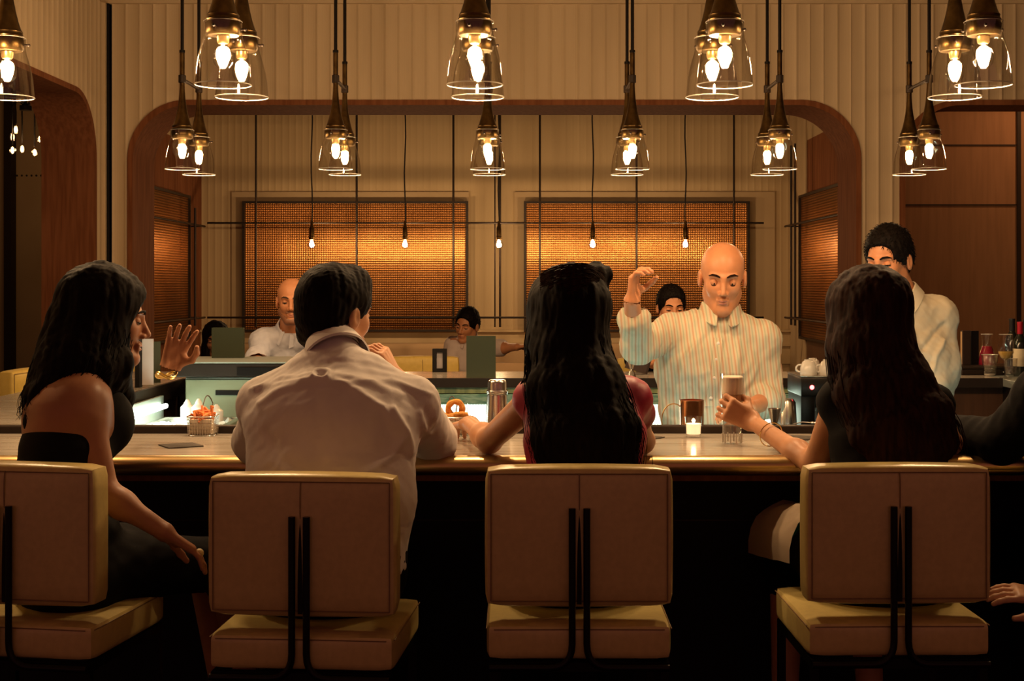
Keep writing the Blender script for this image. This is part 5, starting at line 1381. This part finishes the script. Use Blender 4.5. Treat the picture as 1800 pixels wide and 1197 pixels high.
bm = NB(); c = lerp(J['wrA'],J['elA'],.30); ax = (J['wrA']-J['elA']).normalized(); u = ax.orthogonal().normalized(); v = ax.cross(u)
tube(bm, [c+(u*math.cos(a)+v*math.sin(a))*.036-P_.org for a in [2*PI*k/24 for k in range(25)]], .0016, 6, False); obj('bracelet', bm, M['gold'], P_.t)

# ================================================================== G5: person in black cut by the right edge
px_, py = 1.64, 3.72
J = dict(pel=V(px_,py,.84), che=W_(1990,770,3.80), nck=W_(1940,650,3.86), shA=W_(1835,700,3.84), shB=W_(2070,700,3.84), elA=W_(1762,775,3.94), wrA=V(1.22,4.16,1.115), elB=W_(2090,880,3.9), wrB=W_(1935,960,3.98), head=W_(1950,560,3.90), face=(-.5,.8,-.1), hup=(0,0,1), front=(0,1,0))
seated_legs(J, px_, py, 0, 0, yaw=-.15)
J['wrB'] = W_(1848,1052,3.62); J['elB'] = W_(2030,940,3.66)
P_ = Person('person', 'person in a black jacket cut by the right edge of the picture', V(px_,py,.722), J, M['skin_fair'])
P_.add_hand('A', (-.9,.3,-.05), (0,0,-1), -1, curl=.35); P_.add_hand('B', (-.90,.05,.14), (0,.3,-1), 1, curl=.22, spread=.06, thumb=.1)
P_.body()
P_.shirt(M['black_cloth'], .93, .93, o=.022, loose=.02, name='black_jacket', disp=wr(.005, 6, 5)); P_.trousers(M['black_cloth']); P_.shoes(M['black'])
short_hair(P_.hd, M['hair_black'], P_.t, P_.org)
P_.hd.features(P_.t, P_.org, M['hair_black'], M['skin_fair'])

# ================================================================== bartender in the striped shirt
def standing(J, x, y, yaw=0):
    for q, s_ in (('A',-1),('B',1)):
        J['hip'+q]=V(x+s_*.09,y,.92); J['kn'+q]=V(x+s_*.10,y-.02,.50); J['an'+q]=V(x+s_*.11,y+.02,.09); J['toe'+q]=V(x+s_*.12,y-.14,.035)
    return J
D = 5.32; px_ = (1262-920)*D/F
J = dict(pel=V(px_-.01,D+.04,.97), che=W_(1248,650,D), nck=W_(1266,556,D), shA=W_(1182,585,D-.0), shB=W_(1338,597,D), elA=W_(1121,610,D-.20), wrA=W_(1110,530,D-.38), elB=W_(1352,702,D-.02), wrB=W_(1318,716,D-.26),
 head=W_(1270,487,D-.04), face=(-.10,-.95,-.26), hup=(0,-.2,1), front=(0,-1,0))
standing(J, px_, D+.04)
P_ = Person('person', 'bald bartender in a striped shirt, looking down, one arm raised', V(px_,D+.04,0), J, M['skin_ruddy'], big=1.06, heavy=1.06, hsc=1.06)
P_.add_hand('A', (.10,-.18,.95), (.85,-.35,0), 1, curl=.75, spread=.03, thumb=.8)
P_.add_hand('B', (-.78,-.35,.05), (-.2,-.6,-.6), -1, curl=.55, spread=.06, thumb=.5)
P_.body()
ys = D-.12
fl = [([(( 1235-920)*ys/F,zc(590,ys)),((1200-920)*ys/F,zc(640,ys)),((1185-920)*ys/F,zc(720,ys))],1,1.0),([((1300-920)*ys/F,zc(600,ys)),((1290-920)*ys/F,zc(690,ys))],.8,.8),([((1330-920)*ys/F,zc(650,ys)),((1300-920)*ys/F,zc(700,ys)),((1275-920)*ys/F,zc(740,ys))],.8,1)]
def rf(v, n): return ridge(fl, .012, .009)(v, n)
P_.shirt(M['bar_stripe'], .80, .66, o=.016, loose=.020, vox=.007, disp=lambda v, n: rf(v, n)+.006*vnoise(v, 5, 3)+.002*vnoise(v, 15, 4))
sh = P_.t.children
bm = NB()
g0 = [(1263,600),(1258,630),(1254,662),(1250,698)]
bm2 = NB()
for x, y in g0:
    sphere(bm2, W_(x,y,5.16)-P_.org, .0065, 8, (1,.5,1))
P_.trousers(M['black_cloth'], frac=.98); P_.shoes(M['black'])
shirt_bt = [c for c in P_.t.children if c.name.startswith('shirt')][0]
# shirt front: buttons sit on the surface
def surf_y(o, x, z, org):
    me = o.data; co = np.empty(len(me.vertices)*3, np.float32); me.vertices.foreach_get('co', co); co = co.reshape(-1,3)+np.array(org)
    m_ = (np.abs(co[:,0]-x) < .014) & (np.abs(co[:,2]-z) < .014); return co[m_][:,1].min() if m_.any() else None
def buttons(P, shirt, pts, Dg, m, r=.0065, plk=True):
    prev = None
    for x, y in pts:
        p = W_(x, y, Dg); sy = surf_y(shirt, p.x, p.z, P.org)
        if sy is None: continue
        bm = NB(); sphere(bm, V(p.x, sy-.0015, p.z)-P.org, r, 10, (1,.4,1)); obj('button', bm, m, shirt)
    if plk:
        x0,y0 = pts[0]; x1,y1 = pts[-1]; bm = NB(); rows=[]
        for k in range(22):
            u=-.10+k/21*1.25; x=x0+(x1-x0)*u; y=y0+(y1-y0)*u; p=W_(x,y,Dg); sy=surf_y(shirt,p.x,p.z,P.org)
            if sy is None: continue
            rows.append([bm.verts.new(V(p.x+dx, sy+dy, p.z)-P.org) for dx,dy in ((-.017,.006),(-.016,-.001),(.016,-.001),(.017,.006))])
        for a,b in zip(rows,rows[1:]):
            for j in range(3): bm.faces.new((a[j],a[j+1],b[j+1],b[j]))
        obj('placket', bm, shirt.data.materials[0], shirt)
bm.free(); bm2.free()
buttons(P_, shirt_bt, [(1264,604),(1259,632),(1255,664),(1250,700)], 5.18, M['ceramic'])
P_.hd.features(P_.t, P_.org, M['hair_brown'], M['skin_ruddy'], lids=1.0)

# ================================================================== second bartender, at the right
D = 5.5; px_ = (1600-920)*D/F
J = dict(pel=V(px_-.02,D+.05,.98), che=W_(1604,640,D), nck=W_(1588,530,D), shA=W_(1535,572,D-.10), shB=W_(1645,556,D+.04), elA=W_(1528,660,D-.22), wrA=W_(1500,705,D-.38), elB=W_(1652,655,D+.00), wrB=W_(1608,712,D-.26),
 head=W_(1562,458,D-.05), face=(-.62,-.76,-.22), hup=(-.08,-.1,1), front=(-.5,-.85,0))
standing(J, px_, D+.05)
P_ = Person('person', 'dark-haired bartender in an ivory shirt at the right, turned to the left', V(px_,D+.05,0), J, M['skin_ruddy'], big=1.0, heavy=1.0, hsc=1.02)
P_.add_hand('A', (-.6,-.6,-.2), (.2,0,-1), -1, curl=.5); P_.add_hand('B', (-.75,-.5,-.2), (.1,0,-1), 1, curl=.5)
P_.body()
ys = 5.4
fl2 = [([(xc(1668,ys),zc(570,ys)),(xc(1640,ys),zc(590,ys)),(xc(1618,ys),zc(612,ys))],-.8,.7),([(xc(1660,ys),zc(600,ys)),(xc(1640,ys),zc(625,ys)),(xc(1632,ys),zc(650,ys))],1,.8),([(xc(1600,ys),zc(580,ys)),(xc(1608,ys),zc(640,ys))],1,1)]
P_.shirt(M['bar_plain'], .9, .70, o=.024, loose=.018, vox=.007, disp=lambda v, n: ridge(fl2, .012, .011)(v, n)+.006*vnoise(v, 5, 8)+.002*vnoise(v, 14, 4))
P_.trousers(M['black_cloth'], frac=.98); P_.shoes(M['black'])
g = Fig(); g.slab(J['pel']-V(0,.0,.42), J['pel']+V(0,0,.07), (.20,.16), (.175,.145), P_.right, .03); P_.cloth('apron', M['black_cloth'], g, .012)
short_hair(P_.hd, M['hair_black'], P_.t, P_.org, th=.009)
P_.hd.features(P_.t, P_.org, M['hair_black'], M['skin_ruddy'])

# ================================================================== bald man across the bar
D = 8.05; px_ = (505-920)*D/F
J = dict(pel=V(px_,8.38,.85), che=W_(506,650,8.22), nck=W_(510,580,8.12), shA=W_(463,600,8.12), shB=W_(558,600,8.12), elA=W_(445,640,7.93), wrA=V((478-920)*7.72/F,7.70,1.115), elB=W_(575,640,7.93), wrB=V((540-920)*7.68/F,7.66,1.115),
 head=W_(513,529,8.0), face=(.10,-.98,-.10), hup=(0,-.1,1), front=(0,-1,0))
for q, s_ in (('A',-1),('B',1)): J['hip'+q]=V(px_+s_*.09,8.38,.83); J['kn'+q]=V(px_+s_*.12,7.95,.80); J['an'+q]=V(px_+s_*.12,8.0,.34); J['toe'+q]=V(px_+s_*.12,7.86,.30)
P_ = Person('person', 'bald man in a pale blue shirt leaning on the far counter', V(px_,8.38,.722), J, M['skin_ruddy'], big=1.1, heavy=1.1, hsc=1.06)
P_.add_hand('A', (.80,-.5,-.05), (0,0,-1), -1, curl=.35); P_.add_hand('B', (-.80,-.5,-.05), (0,0,-1), 1, curl=.35)
P_.body(.010, .0045, .0045)
P_.shirt(M['blue_cloth'], .66, .66, o=.015, loose=.018, vox=.010, disp=lambda v, n: .008*vnoise(v, 5, 6)+.003*vnoise(v, 14, 4)); P_.trousers(M['black_cloth']); P_.shoes(M['black'])
P_.hd.features(P_.t, P_.org, M['hair_grey'], M['skin_ruddy'])
g = Fig(); h = P_.hd; k = h.sc
for q in (-1,1): g.cap(h.P(q*.054,.006,-.055), h.P(q*.022,.074,-.100), .0215*k, .0200*k, .02)
g.ell(h.P(0,.080,-.100), (.022*k,.020*k,.018*k), .02, 1, h.R); g.cap(h.P(-.024,.090,-.051), h.P(.024,.090,-.051), .0065*k, .0065*k, .01); g.ell(h.P(0,.104,-.066), (.018*k,.012*k,.010*k), .006, -1, h.R)
M['stubble_g'] = skin('beard_stubble', (.26,.12,.07))
to_obj('beard', [g.mesh(.004)], M['stubble_g'], P_.t, P_.org)

# ================================================================== man with dark hair in the room beyond
D = 10.4; px_ = (815-920)*D/F
J = dict(pel=V(px_,10.6,.62), che=W_(820,640,10.5), nck=W_(822,598,10.45), shA=W_(797,608,10.45), shB=W_(848,610,10.48), elA=W_(790,648,10.32), wrA=W_(800,668,10.10), elB=W_(880,612,10.55), wrB=W_(908,610,10.40),
 head=W_(821,572,10.40), face=(-.42,-.88,-.20), hup=(.1,-.1,1), front=(0,-1,0))
for q, s_ in (('A',-1),('B',1)): J['hip'+q]=V(px_+s_*.09,10.6,.58); J['kn'+q]=V(px_+s_*.12,10.18,.56); J['an'+q]=V(px_+s_*.12,10.15,.10); J['toe'+q]=V(px_+s_*.12,10.0,.04)
P_ = Person('person', 'dark-haired man in an off-white shirt seated behind the tall green menu', V(px_,10.6,.49), J, M['skin_ruddy'], hsc=1.0)
P_.add_hand('A', (.2,-.8,-.1), (0,0,-1), -1, curl=.35); P_.add_hand('B', (.85,-.3,.1), (0,0,-1), 1, curl=.2, spread=.1)
P_.body(.012, .005, .006)
P_.shirt(M['pink_white'], .9, .5, o=.015, loose=.014, vox=.012, disp=lambda v, n: .007*vnoise(v, 5, 6)); P_.trousers(M['black_cloth']); P_.shoes(M['black'])
sb = [c for c in P_.t.children if c.name.startswith('shirt')][0]
buttons(P_, sb, [(826,612),(828,624),(829,637)], 10.35, M['black'], r=.006, plk=False)
short_hair(P_.hd, M['hair_black'], P_.t, P_.org, th=.009, vox=.006, n=400); P_.hd.features(P_.t, P_.org, M['hair_black'], M['skin_ruddy'])
t_lounge = t = thing('lounge_chair', 'low tan lounge chair under the man in the off-white shirt', 'chair', (px_,10.72,0))
bm = NB(); b2(bm,-.33,.33,-.32,.25,.28,.485,.04,seg=3); obj('seat', bm, M['upholstery'], t)
bm = NB(); b2(bm,-.33,.33,.10,.26,.47,.95,.05,seg=3); obj('backrest', bm, M['upholstery'], t)
for sx in (-1,1):
    for sy in (-1,1):
        bm = NB(); b2(bm,sx*.28-.015,sx*.28+.015,sy*.22-.015-.03,sy*.22+.015-.03,0,.29); obj('leg', bm, M['trim_dark'], t, False)

# ================================================================== two half hidden guests at the far counter
def far_guest(label, x, yh, D, m, skin_, hair, hold=None, long=True, seat=.722):
    px_ = (x-920)*D/F; hz = W_(x,yh,D).z; hi = seat > .6; nz_ = hz-.19; zt = 1.12 if hi else nz_-.36
    J = dict(pel=V(px_,D+.28,seat+.125), che=V(px_,D+.16,lerp((0,0,seat+.125),(0,0,nz_),.6).z), nck=V(px_,D+.05,nz_), shA=V(px_-.17,D+.06,nz_-.055), shB=V(px_+.17,D+.06,nz_-.055), elA=V(px_-.22,D-.10,zt), wrA=V(px_-.10,D-.30,zt), elB=V(px_+.22,D-.10,zt), wrB=V(px_+.10,D-.30,zt),
     head=W_(x, yh, D), face=(.1,-.97,-.15), hup=(0,0,1), front=(0,-1,0))
    fz = .34 if hi else .10
    for q, s_ in (('A',-1),('B',1)): J['hip'+q]=V(px_+s_*.09,D+.28,seat+.105); J['kn'+q]=V(px_+s_*.12,D-.10,seat+.078); J['an'+q]=V(px_+s_*.12,D-.05,fz); J['toe'+q]=V(px_+s_*.12,D-.18,fz-.04)
    if hold: J['wrB']=hold; J['elB']=V(px_+.24,D-.12,1.11)
    P_ = Person('person', label, V(px_,D+.28,seat), J, skin_, fem=long)
    P_.add_hand('A', (.8,-.4,0), (0,0,-1), -1, curl=.3); P_.add_hand('B', (-.75,-.3,.2) if hold else (-.8,-.4,0), (0,-.5,-1), 1, curl=.5)
    P_.body(.012, .006, .006); P_.shirt(m, .9, .85, vox=.012, collar=False); P_.trousers(M['black_cloth']); P_.shoes(M['black'])
    if long: long_hair(P_, hair, pth((W_(x,yh-8,D),(.09,0,0),(0,.10,0)), (W_(x,yh+18,D+.02),(.10,0,0),(0,.10,0)), (W_(x,yh+45,D+.05),(.12,0,0),(0,.10,0))), .018, 60, 3, vox=.009)
    else: short_hair(P_.hd, hair, P_.t, P_.org, vox=.006, n=400)
    P_.hd.features(P_.t, P_.org, hair, skin_)
    return P_
far_guest('dark-haired person in black half hidden behind the square green menu', 379, 598, 10.55, M['black_cloth'], M['skin_brown'], M['hair_black'], seat=.49)
lc = t_lounge; dup(lc, (W_(379,598,10.55).x, 10.90, 0), 0, 'low tan lounge chair behind the square green menu')
fg = far_guest('person in dark clothes behind the bartender, hair and an orange-lit hand in view', 1180, 541, 8.20, M['black_cloth'], M['skin_ruddy'], M['hair_black'], hold=W_(1150,640,7.75), long=False)
c = W_(1124,620,7.52)
t = thing('held_menu', 'dark menu tilted in the hand of the person behind the bartender', 'menu', V(c.x,c.y,ZC+.002))
R = Matrix.Rotation(.30, 4, 'Y')
bm = NB(); box(bm, (0,0,.095), (.115,.006,.16), mx=R); obj('front_cover', bm, M['menu_dark'], t, False)
bm = NB(); box(bm, (.012,.03,.090), (.115,.006,.16), mx=R); obj('back_cover', bm, M['menu_dark'], t, False)
